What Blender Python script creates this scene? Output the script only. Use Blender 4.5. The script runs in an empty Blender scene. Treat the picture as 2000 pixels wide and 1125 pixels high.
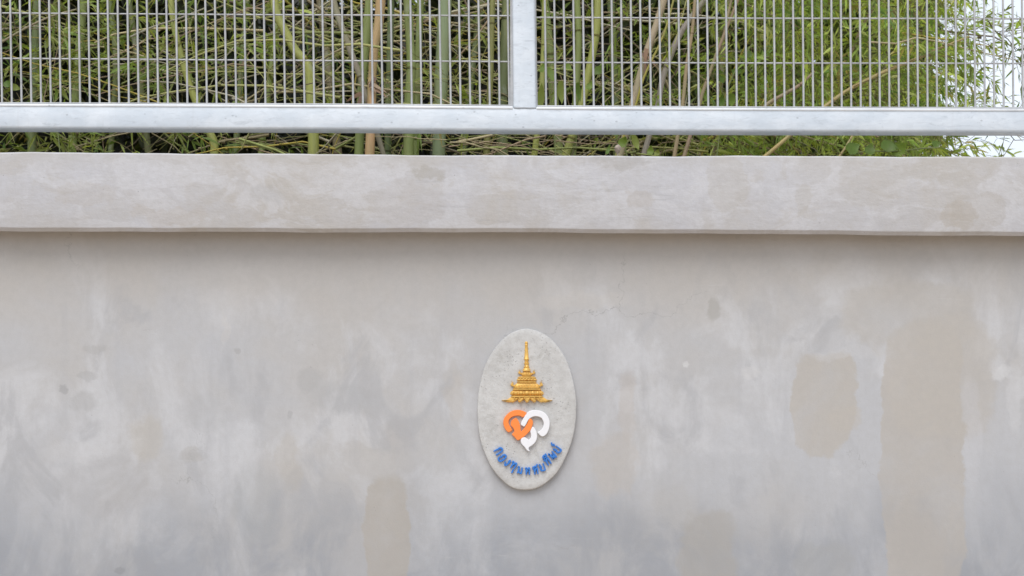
import bpy, bmesh, math, random
import numpy as np
from mathutils import Vector, Matrix

random.seed(7)
rng = np.random.default_rng(11)
SC = bpy.context.scene
COL = SC.collection
R = math.radians

# ------------------------------------------------------------------ camera
D = 5.0                      # camera to wall face
EYE = 1.6                    # eye height
FPX = 2500.0                 # focal length in pixels of the 2000 px wide photograph
HOR = 860.0                  # horizon row
cam_d = bpy.data.cameras.new('camera')
cam = bpy.data.objects.new('camera', cam_d)
COL.objects.link(cam)
cam.location = (0, -D, EYE)
cam.rotation_euler = (R(90), 0, 0)
cam_d.sensor_width = 36.0
cam_d.lens = 36.0 * FPX / 2000.0
cam_d.shift_y = (HOR - 562.5) / 2000.0
cam_d.clip_start = 0.05
cam_d.clip_end = 6000
cam_d.dof.use_dof = True
cam_d.dof.focus_distance = D
cam_d.dof.aperture_fstop = 3.5
SC.camera = cam

# ------------------------------------------------------------------ sky and sun (soft overcast daylight)
SUN_EL, SUN_AZ = 56.0, 14.0          # elevation, degrees to the left of straight behind the camera
world = bpy.data.worlds.new('World')
SC.world = world
world.use_nodes = True
wn = world.node_tree.nodes
wl = world.node_tree.links
wn.clear()
wo = wn.new('ShaderNodeOutputWorld')
bg = wn.new('ShaderNodeBackground')
sky = wn.new('ShaderNodeTexSky')
sky.sky_type = 'NISHITA'
sky.sun_disc = False
sky.sun_elevation = R(SUN_EL)
sky.sun_rotation = R(180 + SUN_AZ)
sky.dust_density = 2.0
tc = wn.new('ShaderNodeTexCoord')
cn = wn.new('ShaderNodeTexNoise')
cn.inputs['Scale'].default_value = 2.2
cn.inputs['Detail'].default_value = 5
cn.inputs['Roughness'].default_value = 0.55
cr = wn.new('ShaderNodeValToRGB')
cr.color_ramp.elements[0].position = 0.36
cr.color_ramp.elements[0].color = (0.62, 0.62, 0.62, 1)
cr.color_ramp.elements[1].position = 0.62
cr.color_ramp.elements[1].color = (0.93, 0.93, 0.93, 1)
mx = wn.new('ShaderNodeMix')
mx.data_type = 'RGBA'
mx.inputs[7].default_value = (7.9, 8.5, 9.45, 1)       # cloud deck
wl.new(tc.outputs['Generated'], cn.inputs['Vector'])
wl.new(cn.outputs['Fac'], cr.inputs['Fac'])
wl.new(cr.outputs['Color'], mx.inputs[0])
wl.new(sky.outputs['Color'], mx.inputs[6])
wl.new(mx.outputs[2], bg.inputs['Color'])
bg.inputs['Strength'].default_value = 0.10
wl.new(bg.outputs['Background'], wo.inputs['Surface'])

sun_d = bpy.data.lights.new('sun', 'SUN')
sun = bpy.data.objects.new('sun', sun_d)
COL.objects.link(sun)
sun_d.energy = 1.5
sun_d.angle = R(38)
sun_d.color = (1.0, 0.975, 0.945)
sdir = Vector((-math.sin(R(SUN_AZ)) * math.cos(R(SUN_EL)), -math.cos(R(SUN_AZ)) * math.cos(R(SUN_EL)), math.sin(R(SUN_EL))))
sun.rotation_euler = sdir.to_track_quat('Z', 'Y').to_euler()
sun.location = (-3, -12, 14)

SC.view_settings.view_transform = 'Standard'
SC.view_settings.look = 'None'
SC.view_settings.gamma = 1
SC.view_settings.use_curve_mapping = False
SC.view_settings.exposure = 0.38
SC.render.engine = 'CYCLES'
SC.cycles.max_bounces = 6
SC.cycles.transparent_max_bounces = 4

# ------------------------------------------------------------------ helpers
def P(px, py, y=0.0):
    """point of the world seen at photograph pixel px, py, at distance y behind the wall face"""
    k = (D + y) / FPX
    return Vector(((px - 1000.0) * k, y, EYE + (HOR - py) * k))

def PX(n, y):                # n photograph pixels as metres at depth y
    return n * (D + y) / FPX

def interp(x, pts):
    return float(np.interp(x, [p[0] for p in pts], [p[1] for p in pts]))

def tag(o, label=None, cat=None, group=None, kind=None):
    if label: o['label'] = label
    if cat: o['category'] = cat
    if group: o['group'] = group
    if kind: o['kind'] = kind
    return o

def empty(name, loc, label, cat, group=None):
    o = bpy.data.objects.new(name, None)
    o.empty_display_size = 0.05
    o.location = loc
    COL.objects.link(o)
    return tag(o, label, cat, group)

class MB:
    """collects shapes in world coordinates"""
    def __init__(self):
        self.v, self.f = [], []
    def add(self, vs, fs):
        n = len(self.v)
        self.v += [tuple(p) for p in vs]
        self.f += [tuple(i + n for i in f) for f in fs]
    def box(self, x0, x1, y0, y1, z0, z1):
        vs = [(x, y, z) for z in (z0, z1) for y in (y0, y1) for x in (x0, x1)]
        self.add(vs, [(0, 2, 3, 1), (4, 5, 7, 6), (0, 1, 5, 4), (2, 6, 7, 3), (0, 4, 6, 2), (1, 3, 7, 5)])
    def loft(self, rings, close=True, caps=True):
        n = len(rings[0])
        vs = [p for r in rings for p in r]
        fs = []
        for k in range(len(rings) - 1):
            for i in range(n if close else n - 1):
                j = (i + 1) % n
                fs.append((k * n + i, k * n + j, (k + 1) * n + j, (k + 1) * n + i))
        if caps:
            fs.append(tuple(range(n - 1, -1, -1)))
            fs.append(tuple((len(rings) - 1) * n + i for i in range(n)))
        self.add(vs, fs)
    def tube(self, pts, rad, seg=6, caps=True):
        pts = [Vector(p) for p in pts]
        rings = []
        up = None
        for i, p in enumerate(pts):
            t = (pts[min(i + 1, len(pts) - 1)] - pts[max(i - 1, 0)])
            t = t.normalized() if t.length > 1e-9 else Vector((0, 0, 1))
            if up is None:
                up = Vector((0, 1, 0)) if abs(t.y) < 0.9 else Vector((1, 0, 0))
            a = t.cross(up)
            if a.length < 1e-6:
                a = t.orthogonal()
            a.normalize()
            b = a.cross(t).normalized()
            up = b
            r = rad[i] if hasattr(rad, '__len__') else rad
            rings.append([p + a * (r * math.cos(2 * math.pi * k / seg)) + b * (r * math.sin(2 * math.pi * k / seg)) for k in range(seg)])
        self.loft(rings, True, caps)
    def prism(self, poly, y0, y1, bev=0.0):
        """poly = [(x, z)] extruded from y0 (back) to y1 (front, smaller y), small chamfer"""
        n = len(poly)
        a = sum(poly[i][0] * poly[(i + 1) % n][1] - poly[(i + 1) % n][0] * poly[i][1] for i in range(n))
        if a < 0: poly = poly[::-1]
        def inset(d):
            out = []
            for i in range(n):
                p, q, r = Vector(poly[i - 1]), Vector(poly[i]), Vector(poly[(i + 1) % n])
                n1 = Vector((-(q - p).y, (q - p).x)); n2 = Vector((-(r - q).y, (r - q).x))
                m = (n1.normalized() + n2.normalized())
                m = m.normalized() if m.length > 1e-6 else n1.normalized()
                out.append(q + m * d)
            return out
        rings = [[(p[0], y0, p[1]) for p in poly]]
        if bev:
            rings.append([(p[0], y1 + bev, p[1]) for p in poly])
            rings.append([(p[0], y1, p[1]) for p in inset(bev)])
        else:
            rings.append([(p[0], y1, p[1]) for p in poly])
        vs = [p for r in rings for p in r]
        fs = []
        for k in range(len(rings) - 1):
            for i in range(n):
                j = (i + 1) % n
                fs.append((k * n + i, k * n + j, (k + 1) * n + j, (k + 1) * n + i))
        fs.append(tuple((len(rings) - 1) * n + i for i in range(n)))
        self.add(vs, fs)
    def build(self, name, mat, parent=None, smooth=True, origin=None, angle=40):
        me = bpy.data.meshes.new(name)
        if origin is None:
            origin = Vector((0, 0, 0))
            if parent is not None:
                origin = world_loc(parent)
        ox, oy, oz = origin
        me.from_pydata([(x - ox, y - oy, z - oz) for x, y, z in self.v], [], self.f)
        bm = bmesh.new()
        bm.from_mesh(me)
        bmesh.ops.recalc_face_normals(bm, faces=bm.faces)
        bm.to_mesh(me)
        bm.free()
        me.materials.append(mat)
        if smooth:
            me.polygons.foreach_set('use_smooth', [True] * len(me.polygons))
            try:
                me.set_sharp_from_angle(angle=R(angle))
            except Exception:
                pass
        o = bpy.data.objects.new(name, me)
        COL.objects.link(o)
        if parent is not None:
            o.parent = parent
        else:
            o.location = origin
        return o

def world_loc(o):
    v = Vector(o.location)
    while o.parent is not None:
        o = o.parent
        v += Vector(o.location)
    return v

def catmull(pts, n=4, closed=False):
    pts = [Vector(p) for p in pts]
    out = []
    m = len(pts)
    rngk = range(m) if closed else range(m - 1)
    for i in rngk:
        if closed:
            p0, p1, p2, p3 = pts[i - 1], pts[i], pts[(i + 1) % m], pts[(i + 2) % m]
        else:
            p0, p1, p2, p3 = pts[max(i - 1, 0)], pts[i], pts[i + 1], pts[min(i + 2, m - 1)]
        for k in range(n):
            t = k / n
            out.append(0.5 * ((2 * p1) + (p2 - p0) * t + (2 * p0 - 5 * p1 + 4 * p2 - p3) * t * t + (3 * p1 - p0 - 3 * p2 + p3) * t ** 3))
    if not closed:
        out.append(pts[-1])
    return out

# ------------------------------------------------------------------ material helpers
class NT:
    def __init__(self, name):
        self.m = bpy.data.materials.new(name)
        self.m.use_nodes = True
        self.t = self.m.node_tree
        self.bsdf = self.t.nodes['Principled BSDF']
        self.co = self.t.nodes.new('ShaderNodeTexCoord').outputs['Object']
    def node(self, kind, **kw):
        n = self.t.nodes.new(kind)
        for k, v in kw.items():
            setattr(n, k, v)
        return n
    def put(self, sock, v):
        if isinstance(v, bpy.types.NodeSocket):
            self.t.links.new(v, sock)
        elif hasattr(v, '__len__') and len(v) == 3 and sock.type == 'RGBA':
            sock.default_value = (*v, 1)
        else:
            sock.default_value = v
    def math(self, op, a, b=0.0, clamp=False):
        n = self.node('ShaderNodeMath', operation=op, use_clamp=clamp)
        self.put(n.inputs[0], a); self.put(n.inputs[1], b)
        return n.outputs[0]
    def mapping(self, scale=(1, 1, 1), loc=(0, 0, 0), rot=(0, 0, 0), src=None):
        n = self.node('ShaderNodeMapping')
        self.put(n.inputs['Vector'], src or self.co)
        n.inputs['Scale'].default_value = scale
        n.inputs['Location'].default_value = loc
        n.inputs['Rotation'].default_value = rot
        return n.outputs[0]
    def noise(self, scale, detail=4, rough=0.55, vec=None, dist=0.0, out='Fac'):
        n = self.node('ShaderNodeTexNoise')
        self.put(n.inputs['Vector'], vec or self.co)
        n.inputs['Scale'].default_value = scale
        n.inputs['Detail'].default_value = detail
        n.inputs['Roughness'].default_value = rough
        n.inputs['Distortion'].default_value = dist
        return n.outputs[out]
    def voronoi(self, scale, vec=None, feature='F1', out='Distance'):
        n = self.node('ShaderNodeTexVoronoi', feature=feature)
        self.put(n.inputs['Vector'], vec or self.co)
        n.inputs['Scale'].default_value = scale
        return n.outputs[out]
    def step(self, v, a, b, lo=0.0, hi=1.0):
        n = self.node('ShaderNodeMapRange', interpolation_type='SMOOTHSTEP')
        self.put(n.inputs[0], v)
        n.inputs[1].default_value = a; n.inputs[2].default_value = b
        n.inputs[3].default_value = lo; n.inputs[4].default_value = hi
        return n.outputs[0]
    def mix(self, f, a, b, mode='MIX'):
        n = self.node('ShaderNodeMix', data_type='RGBA', blend_type=mode)
        self.put(n.inputs[0], f); self.put(n.inputs[6], a); self.put(n.inputs[7], b)
        return n.outputs[2]
    def bump(self, h, strength=0.3, dist=0.01, normal=None):
        n = self.node('ShaderNodeBump')
        n.inputs['Strength'].default_value = strength
        n.inputs['Distance'].default_value = dist
        self.put(n.inputs['Height'], h)
        if normal: self.put(n.inputs['Normal'], normal)
        return n.outputs[0]
    def fin(self, color=None, rough=0.8, metal=0.0, normal=None, spec=None):
        if color is not None: self.put(self.bsdf.inputs['Base Color'], color)
        self.put(self.bsdf.inputs['Roughness'], rough)
        self.put(self.bsdf.inputs['Metallic'], metal)
        if spec is not None: self.put(self.bsdf.inputs['Specular IOR Level'], spec)
        if normal: self.put(self.bsdf.inputs['Normal'], normal)
        return self.m

def patch_mask(t, wob, px, py, rx, ry, soft=0.08, amp=0.35, power=2.6):
    """mask of one stain: superellipse round a spot of the wall with a wandering edge"""
    c = P(px, py)
    wx, wy, sx, sz = wob
    dx = t.math('DIVIDE', t.math('SUBTRACT', t.math('ADD', sx, t.math('MULTIPLY', wx, amp * 0.55)), c.x), PX(rx, 0))
    dz = t.math('DIVIDE', t.math('SUBTRACT', t.math('ADD', sz, t.math('MULTIPLY', wy, amp * 0.55)), c.z), PX(ry, 0))
    d = t.math('ADD', t.math('POWER', t.math('ABSOLUTE', dx), power), t.math('POWER', t.math('ABSOLUTE', dz), power))
    return t.step(d, 1.0 + soft, 1.0 - soft, 0.0, 1.0)

def wobble(t):
    sep = t.node('ShaderNodeSeparateXYZ')
    t.put(sep.inputs[0], t.co)
    n1 = t.noise(5.0, 7, 0.68)
    n2 = t.noise(5.0, 7, 0.68, t.mapping(loc=(7.3, 1.1, 3.7)))
    return (t.math('SUBTRACT', n1, 0.5), t.math('SUBTRACT', n2, 0.5), sep.outputs[0], sep.outputs[2])

# ---- wall render
def wall_material():
    t = NT('cement_render')
    wob = wobble(t)
    cool, warm, pale, grey = (0.478, 0.484, 0.502), (0.478, 0.452, 0.420), (0.570, 0.575, 0.592), (0.395, 0.398, 0.412)
    big = t.noise(1.1, 5, 0.6, dist=0.3)
    c = t.mix(t.step(big, 0.40, 0.66), cool, (0.478, 0.466, 0.455))
    med = t.noise(3.2, 6, 0.62, t.mapping(scale=(1, 1, 0.7), loc=(3, 0, 5)), 0.6)
    c = t.mix(t.math('MULTIPLY', t.step(med, 0.5, 0.64), 0.7), c, pale)
    med2 = t.noise(4.5, 5, 0.6, t.mapping(scale=(1, 1, 0.6), loc=(9, 0, 2)), 0.8)
    c = t.mix(t.math('MULTIPLY', t.step(med2, 0.53, 0.66), 0.6), c, grey)
    # trowel and run marks: soft upright streaks
    st = t.noise(2.0, 6, 0.65, t.mapping(scale=(7, 1, 0.55)))
    c = t.mix(t.math('MULTIPLY', t.step(st, 0.48, 0.72), 0.28), c, (0.40, 0.405, 0.425))
    # warm bounce light under the coping painted as a band, wandering lower edge
    band = t.step(t.math('ADD', wob[3], t.math('MULTIPLY', t.math('SUBTRACT', t.noise(1.6, 4, 0.6), 0.5), 0.75)), 2.02, 2.32)
    c = t.mix(t.math('MULTIPLY', band, 0.65), c, warm)
    # light fall-off towards the foot of the wall, painted bluish and darker
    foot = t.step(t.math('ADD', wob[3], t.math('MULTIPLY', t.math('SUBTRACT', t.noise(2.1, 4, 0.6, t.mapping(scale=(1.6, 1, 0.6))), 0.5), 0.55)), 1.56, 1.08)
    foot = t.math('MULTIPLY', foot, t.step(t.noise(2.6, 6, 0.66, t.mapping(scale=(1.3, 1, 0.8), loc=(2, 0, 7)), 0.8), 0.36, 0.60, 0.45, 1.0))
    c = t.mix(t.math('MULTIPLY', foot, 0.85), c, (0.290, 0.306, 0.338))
    tone = t.step(t.noise(4.0, 7, 0.7, t.mapping(loc=(4, 4, 4)), 0.6), 0.28, 0.60, 0.6, 1.05)
    # repairs: beige patches with a firm wandering edge
    for (px, py, rx, ry, soft, amp, pw, k, colr) in [
            (1612, 785, 62, 100, 0.08, 0.28, 3.2, 0.95, (0.452, 0.418, 0.372)),
            (1655, 820, 32, 28, 0.2, 0.3, 2.2, 0.7, (0.470, 0.438, 0.395)),
            (1805, 900, 80, 270, 0.08, 0.22, 4.5, 0.95, (0.445, 0.412, 0.370)),
            (1845, 735, 105, 120, 0.20, 0.40, 3.0, 0.8, (0.462, 0.432, 0.392)),
            (1770, 615, 130, 75, 0.25, 0.50, 2.6, 0.8, (0.462, 0.436, 0.40)),
            (757, 1060, 44, 132, 0.12, 0.22, 3.6, 0.95, (0.40, 0.368, 0.325)),
            (1385, 1085, 58, 90, 0.2, 0.35, 2.4, 0.9, (0.375, 0.355, 0.325)),
            (1615, 1110, 50, 45, 0.3, 0.4, 2.4, 0.6, (0.37, 0.37, 0.362)),
            (1222, 800, 18, 72, 0.35, 0.3, 2.4, 0.6, (0.475, 0.43, 0.39)),
            (1195, 910, 48, 52, 0.3, 0.45, 2.4, 0.65, (0.462, 0.425, 0.385)),
            (284, 848, 36, 42, 0.4, 0.4, 2.2, 0.6, (0.455, 0.425, 0.375)),
            (567, 900, 22, 52, 0.4, 0.35, 2.3, 0.6, (0.46, 0.43, 0.388)),
            (887, 780, 20, 62, 0.5, 0.4, 2.2, 0.5, (0.475, 0.435, 0.385)),
            (1320, 990, 38, 40, 0.5, 0.4, 2.2, 0.5, (0.43, 0.418, 0.40))]:
        m = patch_mask(t, wob, px, py, rx, ry, soft * 1.5 + 0.04, amp, pw)
        c = t.mix(t.math('MULTIPLY', t.math('MULTIPLY', m, k * 0.74), tone), c, colr)
    # dark small blots and pale scuffs
    for (px, py, rx, ry, k, colr) in [
            (120, 763, 8, 9, 0.55, (0.31, 0.31, 0.315)), (163, 786, 26, 22, 0.35, (0.34, 0.335, 0.33)), (168, 733, 17, 11, 0.35, (0.33, 0.33, 0.33)),
            (606, 744, 24, 22, 0.35, (0.36, 0.36, 0.36)), (666, 775, 60, 30, 0.22, (0.36, 0.365, 0.37)), (568, 812, 7, 8, 0.4, (0.33, 0.33, 0.335)),
            (234, 1113, 9, 8, 0.55, (0.25, 0.26, 0.275)), (462, 681, 7, 9, 0.45, (0.33, 0.325, 0.32)), (186, 680, 22, 9, 0.35, (0.36, 0.355, 0.35)),
            (220, 950, 95, 55, 0.30, (0.37, 0.36, 0.36)), (405, 805, 40, 40, 0.25, (0.37, 0.37, 0.375)), (500, 985, 45, 75, 0.28, (0.355, 0.37, 0.38)),
            (1398, 605, 13, 24, 0.45, (0.33, 0.32, 0.29)), (375, 890, 24, 14, 0.35, (0.38, 0.36, 0.33)), (780, 860, 26, 40, 0.25, (0.37, 0.36, 0.36)),
            (1340, 706, 6, 8, 0.7, (0.62, 0.62, 0.62)), (1463, 730, 16, 16, 0.5, (0.60, 0.595, 0.595)), (1960, 730, 16, 14, 0.6, (0.61, 0.61, 0.615)),
            (1985, 780, 14, 60, 0.5, (0.57, 0.572, 0.585)), (1900, 850, 16, 110, 0.35, (0.55, 0.55, 0.57)), (150, 880, 60, 22, 0.35, (0.57, 0.57, 0.58)),
            (440, 640, 6, 30, 0.4, (0.56, 0.545, 0.53)), (1140, 590, 90, 14, 0.35, (0.54, 0.515, 0.485)), (1650, 690, 60, 12, 0.4, (0.55, 0.55, 0.56))]:
        m = patch_mask(t, wob, px, py, rx, ry, 0.55, 0.25, 2.0)
        c = t.mix(t.math('MULTIPLY', m, k), c, colr)
    fine = t.noise(38, 6, 0.7)
    c = t.mix(t.step(fine, 0.3, 0.72, 0.0, 0.20), c, (0.36, 0.35, 0.34))
    spk = t.voronoi(26)
    spm = t.math('MULTIPLY', t.step(spk, 0.075, 0.03), t.step(t.noise(2.5, 3), 0.52, 0.66))
    c = t.mix(t.math('MULTIPLY', spm, 0.5), c, (0.27, 0.265, 0.26))
    grit = t.step(t.noise(210, 3, 0.7), 0.34, 0.66, 0.0, 1.0)
    c = t.mix(t.math('MULTIPLY', grit, 0.07), c, (0.30, 0.29, 0.28))
    # trowel scratches and a few hairlines
    sc = t.noise(7, 8, 0.78, t.mapping(scale=(0.5, 1, 6), rot=(0, R(28), 0)), 0.7)
    scm = t.math('MULTIPLY', t.step(sc, 0.60, 0.70), t.step(t.noise(1.7, 3, 0.5, t.mapping(loc=(8, 0, 3))), 0.50, 0.62))
    c = t.mix(t.math('MULTIPLY', scm, 0.35), c, (0.56, 0.555, 0.55))
    hd = t.node('ShaderNodeTexVoronoi', feature='DISTANCE_TO_EDGE')
    nv = t.node('ShaderNodeVectorMath', operation='ADD')
    t.put(nv.inputs[0], t.co)
    nz = t.node('ShaderNodeVectorMath', operation='SCALE')
    t.put(nz.inputs[0], t.noise(3, 6, 0.65, out='Color')); nz.inputs['Scale'].default_value = 0.5
    t.put(nv.inputs[1], nz.outputs[0])
    t.put(hd.inputs['Vector'], nv.outputs[0]); hd.inputs['Scale'].default_value = 1.3
    hair = t.math('MULTIPLY', t.step(hd.outputs['Distance'], 0.0035, 0.0012), t.step(t.noise(1.3, 3, 0.5, t.mapping(loc=(1, 0, 9))), 0.53, 0.6))
    c = t.mix(t.math('MULTIPLY', hair, 0.45), c, (0.26, 0.255, 0.25))
    h = t.math('ADD', t.math('MULTIPLY', t.noise(9, 5, 0.6), 0.6), t.math('MULTIPLY', t.noise(150, 4, 0.6), 0.2))
    h = t.math('SUBTRACT', h, t.math('MULTIPLY', spm, 0.15))
    h = t.math('ADD', h, t.math('MULTIPLY', scm, 0.05))
    return t.fin(c, t.step(big, 0.3, 0.7, 0.72, 0.88), 0, t.bump(h, 0.35, 0.006), 0.3)

def coping_material():
    t = NT('coping_render')
    wob = wobble(t)
    c = t.mix(t.step(t.noise(1.6, 6, 0.62, dist=0.5), 0.38, 0.64), (0.535, 0.54, 0.572), (0.50, 0.482, 0.462))
    m1 = t.noise(5.0, 6, 0.68, t.mapping(scale=(0.8, 1, 1.5), loc=(4, 0, 1)), 0.9)
    c = t.mix(t.math('MULTIPLY', t.step(m1, 0.48, 0.57), 0.6), c, (0.60, 0.605, 0.632))
    m2 = t.noise(6.5, 6, 0.66, t.mapping(scale=(0.7, 1, 1.2), loc=(1, 0, 8)), 0.8)
    c = t.mix(t.math('MULTIPLY', t.step(m2, 0.54, 0.64), 0.42), c, (0.468, 0.445, 0.415))
    # brush scrapes
    br = t.noise(8, 7, 0.75, t.mapping(scale=(0.5, 1, 5.5), rot=(0, R(4), 0)), 0.5)
    c = t.mix(t.math('MULTIPLY', t.step(br, 0.55, 0.70), t.step(t.noise(2.2, 3), 0.45, 0.62, 0.0, 0.5)), c, (0.37, 0.372, 0.385))
    # dirty rim along the top
    top = t.step(t.math('ADD', wob[3], t.math('MULTIPLY', t.math('SUBTRACT', t.noise(5, 5, 0.7), 0.5), 0.14)), 2.625, 2.72)
    c = t.mix(t.math('MULTIPLY', top, 0.45), c, (0.43, 0.405, 0.37))
    for (px, py, rx, ry, soft, amp, pw, k, colr) in [
            (1893, 422, 55, 36, 0.14, 0.3, 3.0, 0.45, (0.44, 0.41, 0.37)), (1852, 428, 30, 24, 0.2, 0.3, 2.6, 0.7, (0.45, 0.415, 0.37)),
            (1245, 402, 30, 22, 0.3, 0.4, 2.3, 0.6, (0.455, 0.425, 0.395)), (1410, 370, 34, 62, 0.2, 0.4, 2.8, 0.5, (0.462, 0.44, 0.405)),
            (1700, 370, 60, 40, 0.4, 0.6, 2.3, 0.45, (0.46, 0.435, 0.395)), (1820, 345, 70, 26, 0.35, 0.5, 2.3, 0.55, (0.45, 0.425, 0.385)),
            (1555, 400, 12, 30, 0.35, 0.3, 2.2, 0.5, (0.46, 0.44, 0.405)), (850, 340, 26, 14, 0.5, 0.5, 2.0, 0.65, (0.36, 0.34, 0.30)),
            (800, 400, 60, 44, 0.4, 0.6, 2.4, 0.45, (0.475, 0.448, 0.425)), (185, 390, 50, 20, 0.4, 0.5, 2.4, 0.45, (0.475, 0.445, 0.415)),
            (345, 425, 70, 16, 0.3, 0.4, 3.0, 0.5, (0.488, 0.455, 0.425)), (610, 350, 60, 22, 0.5, 0.6, 2.2, 0.4, (0.465, 0.442, 0.415)),
            (1200, 325, 60, 9, 0.6, 0.4, 2.0, 0.55, (0.36, 0.345, 0.325)), (520, 395, 34, 14, 0.6, 0.4, 2.0, 0.45, (0.40, 0.40, 0.405))]:
        m = patch_mask(t, wob, px, py, rx, ry, soft, amp, pw)
        c = t.mix(t.math('MULTIPLY', m, k * 0.7), c, colr)
    fine = t.noise(45, 6, 0.72)
    c = t.mix(t.step(fine, 0.32, 0.72, 0.0, 0.24), c, (0.37, 0.36, 0.345))
    spk = t.voronoi(30)
    spm = t.math('MULTIPLY', t.step(spk, 0.085, 0.035), t.step(t.noise(3, 3), 0.5, 0.62))
    c = t.mix(t.math('MULTIPLY', spm, 0.6), c, (0.22, 0.215, 0.21))
    h = t.math('ADD', t.math('MULTIPLY', t.noise(11, 6, 0.65, t.mapping(scale=(0.6, 1, 1.6))), 0.8), t.math('MULTIPLY', t.noise(120, 4, 0.65), 0.2))
    return t.fin(c, 0.82, 0, t.bump(h, 0.4, 0.008), 0.3)

def plaque_material():
    t = NT('cast_concrete')
    c = t.mix(t.step(t.noise(7, 5, 0.6), 0.35, 0.65), (0.60, 0.597, 0.585), (0.53, 0.525, 0.512))
    c = t.mix(t.step(t.noise(60, 6, 0.7), 0.35, 0.7, 0, 0.4), c, (0.39, 0.38, 0.365))
    c = t.mix(t.step(t.noise(16, 6, 0.7, t.mapping(loc=(5, 1, 2)), 0.8), 0.54, 0.66, 0, 0.35), c, (0.36, 0.35, 0.325))
    spk = t.voronoi(95)
    zone = t.step(t.noise(10, 4, 0.6), 0.45, 0.6)
    pits = t.math('MULTIPLY', t.step(spk, 0.24, 0.10), zone)
    c = t.mix(t.math('MULTIPLY', pits, 0.55), c, (0.25, 0.245, 0.235))
    h = t.math('ADD', t.math('MULTIPLY', t.noise(24, 6, 0.68), 0.8), t.math('MULTIPLY', t.noise(170, 4, 0.6), 0.3))
    h = t.math('SUBTRACT', h, t.math('MULTIPLY', pits, 0.5))
    return t.fin(c, 0.85, 0, t.bump(h, 0.6, 0.006), 0.3)

def steel_material(name, lo, hi, rough, metal, spangle=True):
    t = NT(name)
    n = t.noise(9, 5, 0.6, t.mapping(scale=(0.6, 1, 1.3)), 0.4)
    c = t.mix(t.step(n, 0.35, 0.68), lo, hi)
    v = t.voronoi(55, t.mapping(scale=(0.8, 1, 1.6)), out='Color')
    bw = t.node('ShaderNodeRGBToBW')
    t.put(bw.inputs[0], v)
    c = t.mix(t.math('MULTIPLY', bw.outputs[0], 0.22), c, tuple(k * 0.7 for k in lo))
    sp = t.voronoi(20, t.mapping(scale=(1, 1, 1.4), loc=(2, 0, 5)))
    c = t.mix(t.math('MULTIPLY', t.step(sp, 0.13, 0.05), 0.45), c, tuple(k * 0.4 for k in lo))
    w = t.noise(24, 7, 0.75, t.mapping(scale=(0.5, 1, 2.2), loc=(3, 0, 3)), 1.2)
    c = t.mix(t.math('MULTIPLY', t.step(w, 0.53, 0.66), 0.36), c, tuple(k * 0.62 for k in lo))
    runs = t.noise(12, 4, 0.6, t.mapping(scale=(4, 1, 0.3), loc=(1, 2, 3)))
    c = t.mix(t.math('MULTIPLY', t.step(runs, 0.6, 0.75), 0.18), c, (0.50, 0.52, 0.54))
    rg = t.step(t.noise(14, 5, 0.6), 0.3, 0.7, rough - 0.07, rough + 0.1)
    return t.fin(c, rg, metal, t.bump(t.noise(45, 4, 0.6), 0.08, 0.003))

def paint_material(name, col, rough=0.45, dirt=0.12, metal=0.0, scale=60):
    t = NT(name)
    c = t.mix(t.step(t.noise(scale, 5, 0.65), 0.4, 0.75, 0, dirt), col, tuple(k * 0.45 for k in col))
    return t.fin(c, rough, metal, t.bump(t.noise(scale * 3, 3, 0.5), 0.12, 0.002))

def culm_material():
    t = NT('bamboo_skin')
    oi = t.node('ShaderNodeObjectInfo')
    base = oi.outputs['Color']
    n = t.noise(6, 5, 0.6, t.mapping(scale=(3.5, 3.5, 0.6)))
    c = t.mix(t.step(n, 0.35, 0.7, 0.0, 0.5), base, (0.30, 0.32, 0.13))
    s = t.noise(30, 5, 0.7, t.mapping(scale=(3, 3, 0.35)))
    c = t.mix(t.step(s, 0.52, 0.75, 0, 0.45), c, (0.13, 0.115, 0.06))
    b = t.noise(9, 4, 0.6)
    c = t.mix(t.step(b, 0.58, 0.72, 0, 0.35), c, (0.46, 0.48, 0.40))
    return t.fin(c, 0.5, 0, t.bump(t.noise(50, 3, 0.6, t.mapping(scale=(3, 3, 0.3))), 0.15, 0.003))

def attr_material(name, rough, trans, spec=0.35):
    """colour of each leaf or twig carried by the mesh itself"""
    t = NT(name)
    a = t.node('ShaderNodeAttribute', attribute_name='tint')
    c = t.mix(t.step(t.noise(18, 4, 0.6), 0.3, 0.75, 0, 0.3), a.outputs['Color'], (0.12, 0.12, 0.05))
    t.fin(c, rough, 0, None, spec)
    if trans:
        tr = t.node('ShaderNodeBsdfTranslucent')
        t.put(tr.inputs[0], t.mix(1.0, c, (1.45, 1.35, 0.55), 'MULTIPLY'))
        ms = t.node('ShaderNodeMixShader')
        ms.inputs[0].default_value = trans
        t.t.links.new(t.bsdf.outputs[0], ms.inputs[1])
        t.t.links.new(tr.outputs[0], ms.inputs[2])
        out = [n for n in t.t.nodes if n.type == 'OUTPUT_MATERIAL'][0]
        t.t.links.new(ms.outputs[0], out.inputs['Surface'])
    return t.m

def ground_material():
    t = NT('packed_earth')
    c = t.mix(t.step(t.noise(0.8, 6, 0.6), 0.35, 0.65), (0.53, 0.415, 0.30), (0.44, 0.35, 0.26))
    c = t.mix(t.step(t.noise(14, 6, 0.7), 0.4, 0.7, 0, 0.5), c, (0.34, 0.275, 0.205))
    return t.fin(c, 0.95, 0, t.bump(t.noise(25, 6, 0.65), 0.5, 0.02))

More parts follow.
